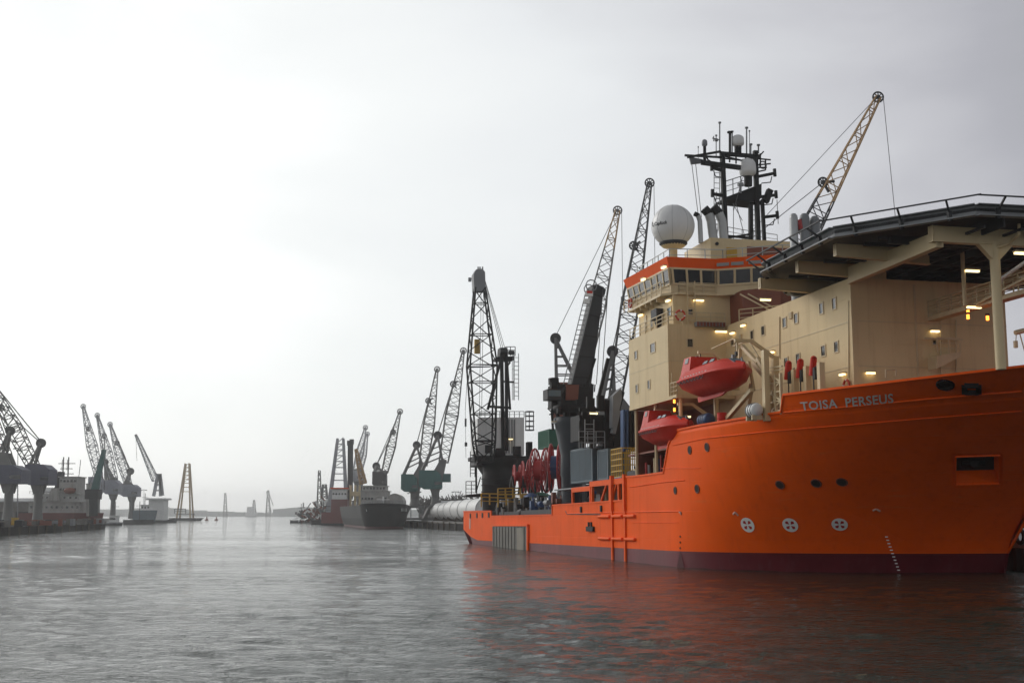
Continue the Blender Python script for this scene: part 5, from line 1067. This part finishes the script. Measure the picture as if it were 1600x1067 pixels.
# three cream stands with red covered gear
for i, (xp, yp, xr, yr, lb) in enumerate(((1243, 577, 1231.5, 580, 'aftermost'), (1262, 572, 1250, 577, 'middle'), (1283.5, 566, 1270.5, 573, 'foremost'))):
    v = 17.2; b = pv(xp, yp + 40, v); tp = pv(xp, yp, v); m = MB().box((b.x - .22, v - .2, 12.1), (b.x + .22, v + .2, tp.z)); o = ob('equipment_stand', m, CRM, ship)
    c = pv(xr, yr, v); m = MB().tube(c + V3((.12, 0, -.62)), c + V3((-.14, 0, .62)), .3, 10, .24); m.lathe(c + V3((-.14, 0, .62)), [(.24, 0), (.15, .12), (.01, .16)], 10); ob('red_cover', m, RED, o)
    m = MB().box((c.x - .5, v - .1, c.z - .95), (c.x - .15, v + .15, c.z - .1)); m.bar((c.x + .4, v, c.z - .2), (b.x, v, c.z + .1), .06); m.bar((c.x, v, c.z - .9), (c.x, v, 12.1), .07); ob('reel_gear', m, DGR, o)
# life rafts and lifebuoys
for i, (x, y, v, L_, m_, lb) in enumerate(((1178, 641, 20.0, 1.5, WHT, 'white life raft canister lying behind the bulwark under the davit frame'), (1103, 656, 19.8, 2.0, BLU, 'dark blue covered canister behind the bulwark left of the red drum'),)):
    c = pv(x, y, v); t = thing('life_raft', c - V3((0, 0, .5)), lb, 'life raft', ship=True); m = MB(); r = .5
    m.lathe(c - V3((L_ / 2, 0, 0)), [(.01, 0), (r * .75, .05), (r, .22), (r, L_ - .22), (r * .75, L_ - .05), (.01, L_)], 20, (1, 0, 0)); ob('canister', m, m_, t)
    m = MB().ring(c, r + .02, .03, (1, 0, 0), 20); m.ring(c + V3((.4, 0, 0)), r + .02, .03, (1, 0, 0), 20); m.ring(c - V3((.4, 0, 0)), r + .02, .03, (1, 0, 0), 20); ob('strap', m, GRY, t)
    for du in (-.6, .4): ob('cradle', MB().box((c.x + du, v - .4, c.z - .75), (c.x + du + .2, v + .4, c.z - .4)), CRM2, t)
c = pv(1128, 652, 19.8); one('drum', MB().tube((c.x, 19.8, c.z - .8), (c.x, 19.8, c.z + .35), .38, 14).ring((c.x, 19.8, c.z - .1), .39, .03, (0, 0, 1), 14).ring((c.x, 19.8, c.z + .34), .36, .04, (0, 0, 1), 14), RED, 'upright red drum on the fore deck between the blue canister and the white one', 'drum', ship=True)
for x, y, v, f_, lb in ((1063, 492.5, None, UB1 - .08, 'lifebuoy on the railing below the bridge front'), (984.5, 474, 20.86, None, 'lifebuoy at the aft end of the bridge wing'), (1322.5, 603, 15.6, None, 'lifebuoy just above the painted ship name')):
    c = pu(x, y, f_) if f_ else pv(x, y, v); ax = (1, 0, 0) if f_ else (0, 1, 0); m = MB(); R_ = .42; n = 24; e1 = V3((0, 1, 0)) if f_ else V3((1, 0, 0))
    for k in range(n):
        a, b = 2 * math.pi * k / n, 2 * math.pi * (k + 1) / n; pa_, pb_ = c + (e1 * math.cos(a) + V3((0, 0, 1)) * math.sin(a)) * R_, c + (e1 * math.cos(b) + V3((0, 0, 1)) * math.sin(b)) * R_; m.tube(pa_, pb_, .09, 8, mi=1 if k % 6 == 0 else 0)
    o = one('lifebuoy', m, [mat('lifebuoy_orange', (.6, .07, .03), .5), WHT], 'orange ' + lb, 'lifebuoy', 'orange ring lifebuoys', ship=True)
# clutter on the aft decks: containers
def container(u0, u1, v, z0, z1, m_, label, d=2.4, name='shipping_container'):
    t = thing(name, ((u0 + u1) / 2, v, z0), label, 'container', 'containers on the aft decks', ship=True); m = MB().box((u0, v - d, z0), (u1, v, z1)); k = int((u1 - u0) / .3)
    for i in range(1, k): x = u0 + (u1 - u0) * i / k; m.box((x - .06, v - .01, z0 + .2), (x + .06, v + .05, z1 - .2))
    k = int(d / .3)
    for i in range(1, k): y = v - d + d * i / k; m.box((u0 - .05, y - .06, z0 + .2), (u0 + .01, y + .06, z1 - .2))
    ob('box', m, m_, t); m = MB()
    for x in (u0, u1):
        for y in (v - d, v): m.cbox((x, y, (z0 + z1) / 2), (.18, .18, z1 - z0 + .04))
    for z in (z0 + .08, z1 - .08): m.box((u0, v - .08, z), (u1, v + .08, z + .1)); m.box((u0 - .08, v - d, z), (u0 + .08, v, z + .1))
    ob('frame', m, m_, t); return t
container(47.0, 55.6, 18.5, 8.35, 12.2, BGR, 'large blue-grey container beside the dark ship crane column')
container(41.3, 44.9, 18.5, 8.35, 11.6, BGR, 'smaller blue-grey container left of the yellow cage')
container(45.2, 46.8, 18.0, 8.35, 11.9, BLK, 'narrow black container between the two blue-grey ones')
c = pu(866, 672, 82); c2 = pu(866, 700, 82); container(80, 86, c.y + 1.2, c2.z, c.z, GRN, 'green container on the aft deck left of the dark crane column', 2.6)
m = MB()
t = thing('yellow_cage', (38.4, 18.5, 8), 'yellow barred cargo cage with blue base next to the blue-grey containers', 'cage', ship=True)
for i in range(7): u = 36.6 + i * .6; m.bar((u, 18.5, 8.5), (u, 18.5, 11.4), .09); m.bar((u, 17, 8.5), (u, 17, 11.4), .09)
for z in (8.5, 9.1, 9.7, 10.3, 10.9, 11.4): m.bar((36.6, 18.5, z), (40.2, 18.5, z), .1); m.bar((36.6, 18.5, z), (36.6, 17, z), .1)
ob('bars', m, YEL, t); ob('base', MB().box((36.5, 16.9, 7.75), (40.3, 18.7, 8.45)), BLU, t)
# dark machinery, winches, pipes on the mid deck
random.seed(8)
def machinery(name, label, u0, u1, v0, v1, z0, z1, mats, n=26):
    m = MB(); m.box((u0, v0, z0), (u1, v1, z0 + (z1 - z0) * .35), 0)
    for i in range(n):
        u = random.uniform(u0, u1); v = random.uniform(v0, v1); h = random.uniform(.25, 1) ** 1.2 * (z1 - z0); k = random.random(); q_ = random.randrange(len(mats))
        if k < .4: m.cbox((u, v, z0 + h / 2), (random.uniform(.4, 1.4), random.uniform(.4, 1), h), q_)
        elif k < .7: m.tube((u, v, z0), (u, v, z0 + h), random.uniform(.08, .35), 10, mi=q_)
        elif k < .85: m.tube((u - .8, v, z0 + h * .7), (u + .8, v, z0 + h * .7), random.uniform(.15, .5), 12, mi=q_)
        else: m.bar((u - 1, v, z0), (u + 1, v, z0 + h), .16, mi=q_)
    return one(name, m, mats, label, 'machinery', ship=True)
machinery('deck_winch', 'dark jumble of winches and pipes on deck just aft of the cream block', 28.5, 35, 14, 18.5, 7.75, 11.2, [DGR, GRY, YEL, CRM2, BLK])
machinery('deck_winch', 'low dark machinery between the black pedestal and the red reels', 57, 74, 15, 20.2, 4.35, 7.6, [DGR, BLK, GRY, RBR, BLU], 60)
machinery('deck_winch', 'grey winches and hoses on the stern deck under the yellow railings', 75, 96, 15.5, 20.2, 4.35, 7.4, [DGR, GRY, CON, BLK, CON], 90)
machinery('deck_winch', 'dark equipment row far behind the red reels on the stern deck', 62, 98, 4, 9, 4.35, 10.5, [BLK, DGR, GRY, BLU, RBR], 80)
machinery('deck_winch', 'dark equipment filling the gap between the crane column and the reels', 52, 66, 9, 14.5, 4.35, 9.5, [BLK, DGR, RBR], 40)
# tall dark tower structures behind the containers
def bars_thing(name, label, cat, parts):
    mm0 = None; t = None
    return
c0 = pu(950, 700, 46)
t = thing('pipe_tower', (46, c0.y, 7.7), 'dark grey and black pipe-handling tower behind the containers, next to the cream block', 'tower', ship=True)
m = MB(); ut = 46
def X(x, y, u=ut): return pu(x, y, u)
for a, b, w_ in (((925, 700), (925, 622), .5), ((912, 700), (912, 640), .4), ((945, 700), (948, 625), .5), ((935, 622), (950, 560), .35), ((962, 700), (962, 640), .6), ((952, 690), (972, 612), .5), ((905, 640), (948, 640), .35), ((905, 655), (950, 655), .3), ((905, 672), (960, 672), .3), ((920, 640), (920, 620), .5), ((938, 640), (938, 618), .7), ((915, 668), (940, 650), .25), ((925, 700), (962, 655), .25)): m.bar(X(*a), X(*b), w_)
m.prism([X(905, 648), X(950, 648), X(950, 688), X(905, 688)], (3.5, 0, 0)); m.prism([X(950, 640), X(974, 640), X(974, 702), X(950, 702)], (4.0, 0, 0)); ob('tower_frame', m, BLK, t)
m = MB().prism([X(958, 618, 44), X(971, 606, 44), X(972, 622, 44), X(962, 668, 44), X(957, 668, 44)], (1.2, 0, 0)); m.prism([X(957, 676, 44), X(966, 640, 44), X(970, 642, 44), X(962, 678, 44)], (.9, 0, 0)); ob('tower_plate', m, GRY, t)
m = MB()
for x in (974, 979, 984, 990): m.prism([X(x, 640, 40), X(x + 3, 640, 40), X(x + 3, 705, 40), X(x, 705, 40)], (1.0, 0, 0), random.randint(0, 1))
ob('cable_duct', m, [BLU, BLK], t); m = MB().rail([X(905, 700, 44), X(945, 700, 44)], 1.8, 1, .04, 3); ob('tower_railing', m, GRY, t); m = MB().ladder(X(921, 700, 44), X(921, 655, 44), (0, 1, 0), 1.0, .5, .05); ob('tower_ladder', m, GRY, t)
lampat(X(927, 646, 42), t, 'u', .8)
# ---------------------------------------------------------------- dark ship crane with plated boom
UCr = 60.0
t = thing('ship_crane', (UCr, pu(885, 788, UCr).y, 4.3), 'black ship crane with thick plated boom on a conical pedestal amidships', 'crane', 'deck cranes on the orange vessel', ship=True)
C_ = lambda x, y, u=UCr: pu(x, y, u)
cx = C_(893, 700).y; z = lambda y: C_(893, y).z
m = MB().lathe((UCr, cx, 0), [(1.25, 4.35), (1.25, z(745)), (1.35, z(742)), (1.3, z(712)), (2.05, z(662)), (2.15, z(655)), (1.9, z(652))], 28); ob('pedestal', m, mat('blue_black_steel', (.035, .045, .055), .4, var=.2, dirt=.3), t)
m = MB().lathe((UCr, cx, 0), [(2.0, z(646)), (2.4, z(643)), (2.4, z(636)), (1.8, z(632))], 24); m.tube((UCr, cx, z(655)), (UCr, cx, z(640)), 1.0, 14)
for k in range(7): a = k * .9; m.bar((UCr + math.cos(a) * 1.7, cx + math.sin(a) * 1.7, z(653)), (UCr + math.cos(a) * 2, cx + math.sin(a) * 2, z(643)), .25)
ob('slew_ring', m, BLK, t)
m = MB().prism([C_(866, 636), C_(926, 636), C_(928, 600), C_(866, 600)], (3, 0, 0)); m.rail([C_(862, 636), C_(926, 636)], 1.1, 1.2, .05, 3); m.box((UCr - 1.6, cx - 1.8, z(640)), (UCr + 2.6, cx + 1.8, z(606))); hsx = ob('machinery_house', m, BLK, t)
ob('winch_cover', MB().prism([C_(884, 625, UCr - 1.8), C_(903, 625, UCr - 1.8), C_(905, 601, UCr - 1.8), C_(885, 601, UCr - 1.8)], (.5, 0, 0)), RBR, hsx)
m = MB().prism([C_(892, 606), C_(923, 606), C_(944, 449), C_(931, 443)], (2.2, 0, 0)); m.prism([C_(926, 445), C_(947, 452), C_(945, 461), C_(925, 455)], (2.6, 0, 0)); bm_ = ob('boom', m, DGR, t)
m = MB()
for k in range(5): a = V3(C_(893, 606, UCr - .06)).lerp(C_(931, 443, UCr - .06), (k + .5) / 5); b = V3(C_(922, 606, UCr - .06)).lerp(C_(943, 449, UCr - .06), (k + .5) / 5); m.bar(a, b, .09)
ob('boom_stiffener', m, BLK, bm_)
m = MB().ladder(C_(886, 600), C_(921, 455), (0, 1, 0), .9, .6, .05); m.ring(C_(920, 452), .6, .07, (1, 0, 0), 10); m.ring(C_(924, 446), .7, .07, (1, 0, 0), 10); ob('boom_ladder', m, GRY, bm_)
m = MB().cbox(C_(920, 460), (.5, .9, .5)); m.cbox(C_(916, 471), (.5, .7, .6)); ob('camera_box', m, WHT, bm_); ob('warning_lamp', MB().cbox(C_(920.5, 457), (.55, .7, .3)), RED, bm_)
m = MB()
for a, b, w_ in (((864, 590), (864, 640), .35), ((862, 640), (864, 672), .25), ((930, 560), (905, 640), .25), ((866, 636), (874, 600), .4), ((878, 600), (870, 640), .3), ((900, 640), (925, 600), .4), ((905, 640), (905, 670), .35), ((912, 600), (915, 650), .3), ((858, 596), (872, 596), .8)): m.bar(C_(*a), C_(*b), w_)
ob('hydraulic_links', m, BLK, t)
m = MB().box((UCr - 2.6, cx + 1.9, z(628)), (UCr - .4, cx + 3.6, z(612))); cbx = ob('operator_cab', m, DGR, t); ob('cab_glass', MB().box((UCr - 2.66, cx + 2.0, z(623)), (UCr - 2.6, cx + 3.5, z(614))), GLB, cbx)
m = MB(); random.seed(31)
for k in range(34):
    x = random.uniform(862, 930); y = random.uniform(596, 650); p0 = C_(x, y, UCr + random.uniform(-2, 2)); q0 = p0 + V3((random.uniform(-1, 1), random.uniform(-.9, .9), random.uniform(-1.2, 1.2)))
    (m.bar(p0, q0, random.uniform(.08, .25)) if k % 3 else m.cbox(p0, (.8, random.uniform(.3, .8), random.uniform(.3, .9))))
ob('hoses_and_brackets', m, [BLK], t)
m = MB()
for x, y in ((940, 560), (932, 556)): m.tube(C_(x + 10, 452), C_(x, 600), .05, 5)
ob('boom_rope', m, ROP, t)
lampat(C_(865, 660, UCr - 2), t, 'u', .5, WHT); 
# ---------------------------------------------------------------- big stern crane (lattice A-boom)
UE = 101.0
E_ = lambda x, y, u=UE: pu(x, y, u)
t = thing('ship_crane', (UE, E_(778, 775).y, 4.3), 'tall black lattice-boom crane with white house on the stern', 'crane', 'deck cranes on the orange vessel', ship=True)
cy = E_(779, 740).y; z = lambda y: E_(779, y).z; r_ = abs(E_(804, 740).y - E_(754, 740).y) / 2
m = MB().lathe((UE, cy, 0), [(r_ * .98, 4.3), (r_ * .98, z(784)), (r_ * 1.02, z(772)), (r_ * 1.02, z(742)), (r_ * .94, z(740)), (r_ * .94, z(727)), (r_ * 1.15, z(722)), (r_ * 1.15, z(716))], 36)
for y in (768, 758, 748): m.ring((UE, cy, z(y)), r_ * 1.03, .09, (0, 0, 1), 36)
ob('pedestal', m, BLK, t)
m = MB().prism([E_(746, 712), E_(822, 712), E_(826, 724), E_(818, 740), E_(764, 740), E_(756, 728), E_(744, 728)], (5, 0, 0)); m.prism([E_(743, 712), E_(830, 712), E_(830, 718), E_(743, 718)], (6, 0, 0)); ob('slewing_platform', m, DGR, t)
m = MB().prism([E_(752, 711), E_(819, 711), E_(819, 652), E_(752, 652)], (5.5, 0, 0)); hs = ob('machine_house', m, WHT, t)
m = MB().prism([E_(746, 708), E_(752, 712), E_(752, 652), E_(746, 654)], (5.4, -.01, 0)); ob('house_side', m, WHT, hs)
ob('house_window', MB().prism([E_(758, 708, UE - .08), E_(768, 708, UE - .08), E_(768, 695, UE - .08), E_(758, 695, UE - .08)], (.12, 0, 0)), DGR, hs)
m = MB()
for x in (791, 795.5, 800, 804): m.bar(E_(x, 708, UE - .1), E_(x, 655, UE - .1), .16)
m.rail([E_(750, 652), E_(819, 652)], .9, .8, .05, 2); ob('house_ribs', m, GRY, hs)
m = MB().prism([E_(803, 711, UE - .6), E_(814, 711, UE - .6), E_(814, 697, UE - .6), E_(803, 697, UE - .6)], (.6, 0, 0)); ob('winch_unit', m, BLK, t); m = MB().prism([E_(825, 712), E_(832, 712), E_(832, 690), E_(825, 690)], (1.5, 0, 0)); ob('winch_unit', m, BLK, t); m = MB().prism([E_(772, 714, UE - .5), E_(790, 714, UE - .5), E_(788, 700, UE - .5), E_(776, 700, UE - .5)], (.5, 0, 0)); ob('winch_unit', m, BLK, t)
m = MB()
for y in (643, 650, 658, 666, 672): m.ring((UE, E_(827.5, 0).y if False else E_(827.5, y).y, E_(827.5, y).z), abs(E_(834, y).y - E_(821, y).y) / 2, .07, (0, 0, 1), 12)
for x in (821.5, 827, 833.5): m.bar(E_(x, 643), E_(x, 673), .12)
ob('ladder_cage', m, BLK, t)
# mast / A-frame of the crane
m = MB(); m.bar(E_(783.5, 545), E_(786, 704), .5); m.bar(E_(791, 546), E_(791.5, 704), .45); m.bar(E_(783, 560), E_(762, 640), .35); m.bar(E_(792, 560), E_(797, 640), .3); m.bar(E_(762, 635), E_(797, 637), .35)
m.prism([E_(776, 562), E_(804, 562), E_(804, 556), E_(776, 558)], (3, 0, 0)); m.prism([E_(781, 556), E_(793, 556), E_(793, 543), E_(782, 543)], (2, 0, 0)); m.rail([E_(790, 556), E_(805, 556)], 1.4, 1, .05, 3); m.bar(E_(785, 596), E_(803, 597), .25); m.bar(E_(790, 575), E_(797, 566), .25); af = ob('a_frame', m, BLK, t)
m = MB().ladder(E_(806.5, 625), E_(806.5, 552), (0, 1, 0), .75, .62, .05); m.ladder(E_(802, 625), E_(802, 552), (0, 1, 0), .3, 2, .04); ob('mast_ladder', m, GRY, af)
m = MB().tube(E_(781, 548), E_(792, 548), .5, 10); m.cbox(E_(799, 551), (.8, .8, .6)); ob('mast_sheave', m, DGR, af)
m = MB(); a, b = E_(757, 722, UE - 3), E_(749.5, 450, UE - 3); d_ = (b - a).length; w1 = abs(E_(776, 560).y - E_(735, 560).y)
m.lattice(a, b, (0, 1, 0), [(0, 2.2, 2.2), (.12, 3.0, 2.4), (.55, w1, 2.8), (1, 1.5, 1.3)], 11, .15, .065); jb = ob('boom', m, BLK, t)
m = MB().prism([E_(741, 455, UE - 3), E_(759, 455, UE - 3), E_(758, 425, UE - 3), (E_(754, 420, UE - 3)), E_(744, 421, UE - 3), E_(740, 428, UE - 3)], (1.6, 0, 0)); m.bar(E_(741, 434), E_(734, 437), .2); m.tube(E_(734, 434), E_(734, 440), .25, 8)
for x in (747, 750, 754): m.bar(E_(x, 422), E_(x, 417), .2)
ob('boom_head', m, GRY, jb)
m = MB()
for x0, x1 in ((757, 784), (758, 787), (758.5, 790)): m.tube(E_(x0, 440), E_(x1, 548), .045, 5)
for x in (754, 757.5): m.tube(E_(x - 2, 452, UE - 2), E_(x - 5, 650, UE - 2), .04, 5)
ob('luffing_ropes', m, ROP, t); ob('hook_block', MB().prism([E_(742, 552, UE - 1.5), E_(750, 552, UE - 1.5), E_(750, 530, UE - 1.5), E_(742, 530, UE - 1.5)], (.6, 0, 0)), YEL, t)
m = MB().rail([E_(728, 775), E_(745, 775)], 2.2, .7, .05, 4); m.prism([E_(728, 776), E_(752, 776), E_(756, 770), E_(728, 773)], (3, 0, 0)); m.ladder(E_(738.5, 745), E_(738.5, 705), (0, 1, 0), .7, .5, .05); m.bar(E_(744, 770), E_(744, 728), .25); m.bar(E_(744, 768), E_(751, 745), .15); ob('side_platform', m, BLK, t)
m = MB().tube(E_(732, 560), E_(727, 640), .04, 5); m.tube(E_(727, 640), E_(728, 715), .03, 5); m.cbox(E_(727.5, 660), (.25, .25, 1.2)); m.cbox(E_(728, 694), (.3, .35, .6)); ob('whip_line', m, ROP, t)
lampat(E_(797.5, 686, UE - .5), t, 'u', .6)
m = MB()
m.rail([E_(752, 788, 84), E_(830, 790, 84)], 1.5, 1.1, .085, 3); m.rail([E_(778, 778, 84), E_(813, 777, 84)], 1.3, 1.0, .085, 3); m.rail([E_(815, 788, 82), E_(852, 787, 82)], 1.4, 1.1, .085, 3)
for x in (752, 778, 815): m.bar(E_(x, 792, 84), E_(x, 772, 84), .14)
one('safety_railing', m, YEL, 'yellow safety railings around the foot of the stern crane', 'railing', ship=True)
# ---------------------------------------------------------------- cable reels
def reel(x, y, ry, u, label, m_=RDS, fill=None, ax=(.30, 1, 0), w_=1.6, hub=.45):
    c = pu(x, y, u); R_ = abs(pu(x, y - ry, u).z - c.z); t = thing('cable_reel', c - V3((0, 0, R_)), label, 'reel', 'red spoked cable reels on the stern deck', ship=True); a = V3(ax).normalized()
    for s in (-1, 1): m = MB(); m.wheel(c + a * s * w_ / 2, R_, a, 26, .13, 18, .2); m.ring(c + a * s * w_ / 2, R_ * .45, .08, a, 20); ob('flange', m, m_, t)
    ob('drum', MB().tube(c - a * w_ / 2, c + a * w_ / 2, R_ * hub, 24), fill or m_, t); m = MB()
    for s in (-1, 1): q_ = c + a * s * (w_ / 2 + .3); m.bar(q_, q_ - V3((1.2, 0, R_ * 1.02)), .25); m.bar(q_, q_ - V3((-1.2, 0, R_ * 1.02)), .25)
    ob('stand', m, DGR, t)
reel(845, 735, 34, 78, 'largest front red spoked reel between the stern crane and the dark crane', ax=(.55, 1, 0), w_=1.5)
reel(868, 730, 36, 70, 'red reel wound with blue hose right behind the dark crane column', fill=BLU, ax=(.40, 1, 0), w_=1.1, hub=.5)
reel(834, 744, 26, 86, 'smaller bright red reel tucked behind the largest one', ax=(.45, 1, 0), w_=1.2)
reel(822, 746, 25, 89, 'narrow red reel seen edge-on beside the stern crane pedestal', ax=(.1, 1, 0), w_=1.0)
reel(808, 744, 17, 84, 'small red reel in front of the stern crane pedestal', ax=(.1, 1, 0), w_=.8)
def tarp(x0, x1, y0, y1, u, m_, label):
    a, b = pu(x0, y1, u), pu(x1, y1, u); h_ = abs(pu(x0, y0, u).z - a.z); n = 12; m = MB(); vs = []
    for i in range(n + 1):
        s = i / n; y = a.y + (b.y - a.y) * s; zz = a.z + (b.z - a.z) * s; hh = h_ * math.sin(math.pi * s) ** .6
        for j in range(7): q_ = j / 6; vs.append((u + 3.2 * q_, y, zz + hh * (math.sin(math.pi * (.12 + .76 * q_)) - .2) + .12 * math.sin(i * 2.1 + j * 1.7)))
    m.add(vs, [(i * 7 + j, (i + 1) * 7 + j, (i + 1) * 7 + j + 1, i * 7 + j + 1) for i in range(n) for j in range(6)], 0, True); m.add([(u, a.y, a.z - .3), (u + 3.2, a.y, a.z - .3), (u + 3.2, b.y, b.z - .3), (u, b.y, b.z - .3)], [(0, 1, 2, 3)])
    one('tarpaulin', m, m_, label, 'tarpaulin', ship=True)
tarp(832, 866, 766, 777, 80, GRN, 'green tarpaulin heaped below the red reels'); tarp(813, 832, 769, 776, 84, WHT, 'white tarpaulin heaped left of the green one'); tarp(824, 846, 768, 777, 78, BLU, 'blue tarpaulin between the white and the green one')
# low dark thing right of the bow: tyre fenders on the quay
for i, (x, y, lb) in enumerate(((1597, 812, 'worn truck tyre fender on the dark quay wall right of the bow, upper one'), (1594, 838, 'worn truck tyre fender on the dark quay wall right of the bow, lower one'))):
    p_ = pv(x, y, -3.0); one('tyre_fender', MB().ring(p_, .5, .17, (0, 1, 0), 20), RUB, lb, 'tyre fender', 'tyre fenders on the quay wall', ship=True)
# ================================================================ HAZE
hz = MB().box((-4100, -80, -1.0), (4100, 5300, 75)); hm = bpy.data.materials.new('haze'); hm.use_nodes = True; t_ = hm.node_tree; t_.nodes.clear()
o_ = N('ShaderNodeOutputMaterial', t_); v_ = N('ShaderNodeVolumePrincipled', t_); v_.inputs['Color'].default_value = (1, 1, 1, 1); v_.inputs['Density'].default_value = .00025; v_.inputs['Anisotropy'].default_value = .82
t_.links.new(v_.outputs[0], o_.inputs['Volume']); ho = ob('haze', hz, hm, kind='stuff', label='thin rain haze over the harbour'); ho.display_type = 'WIRE'
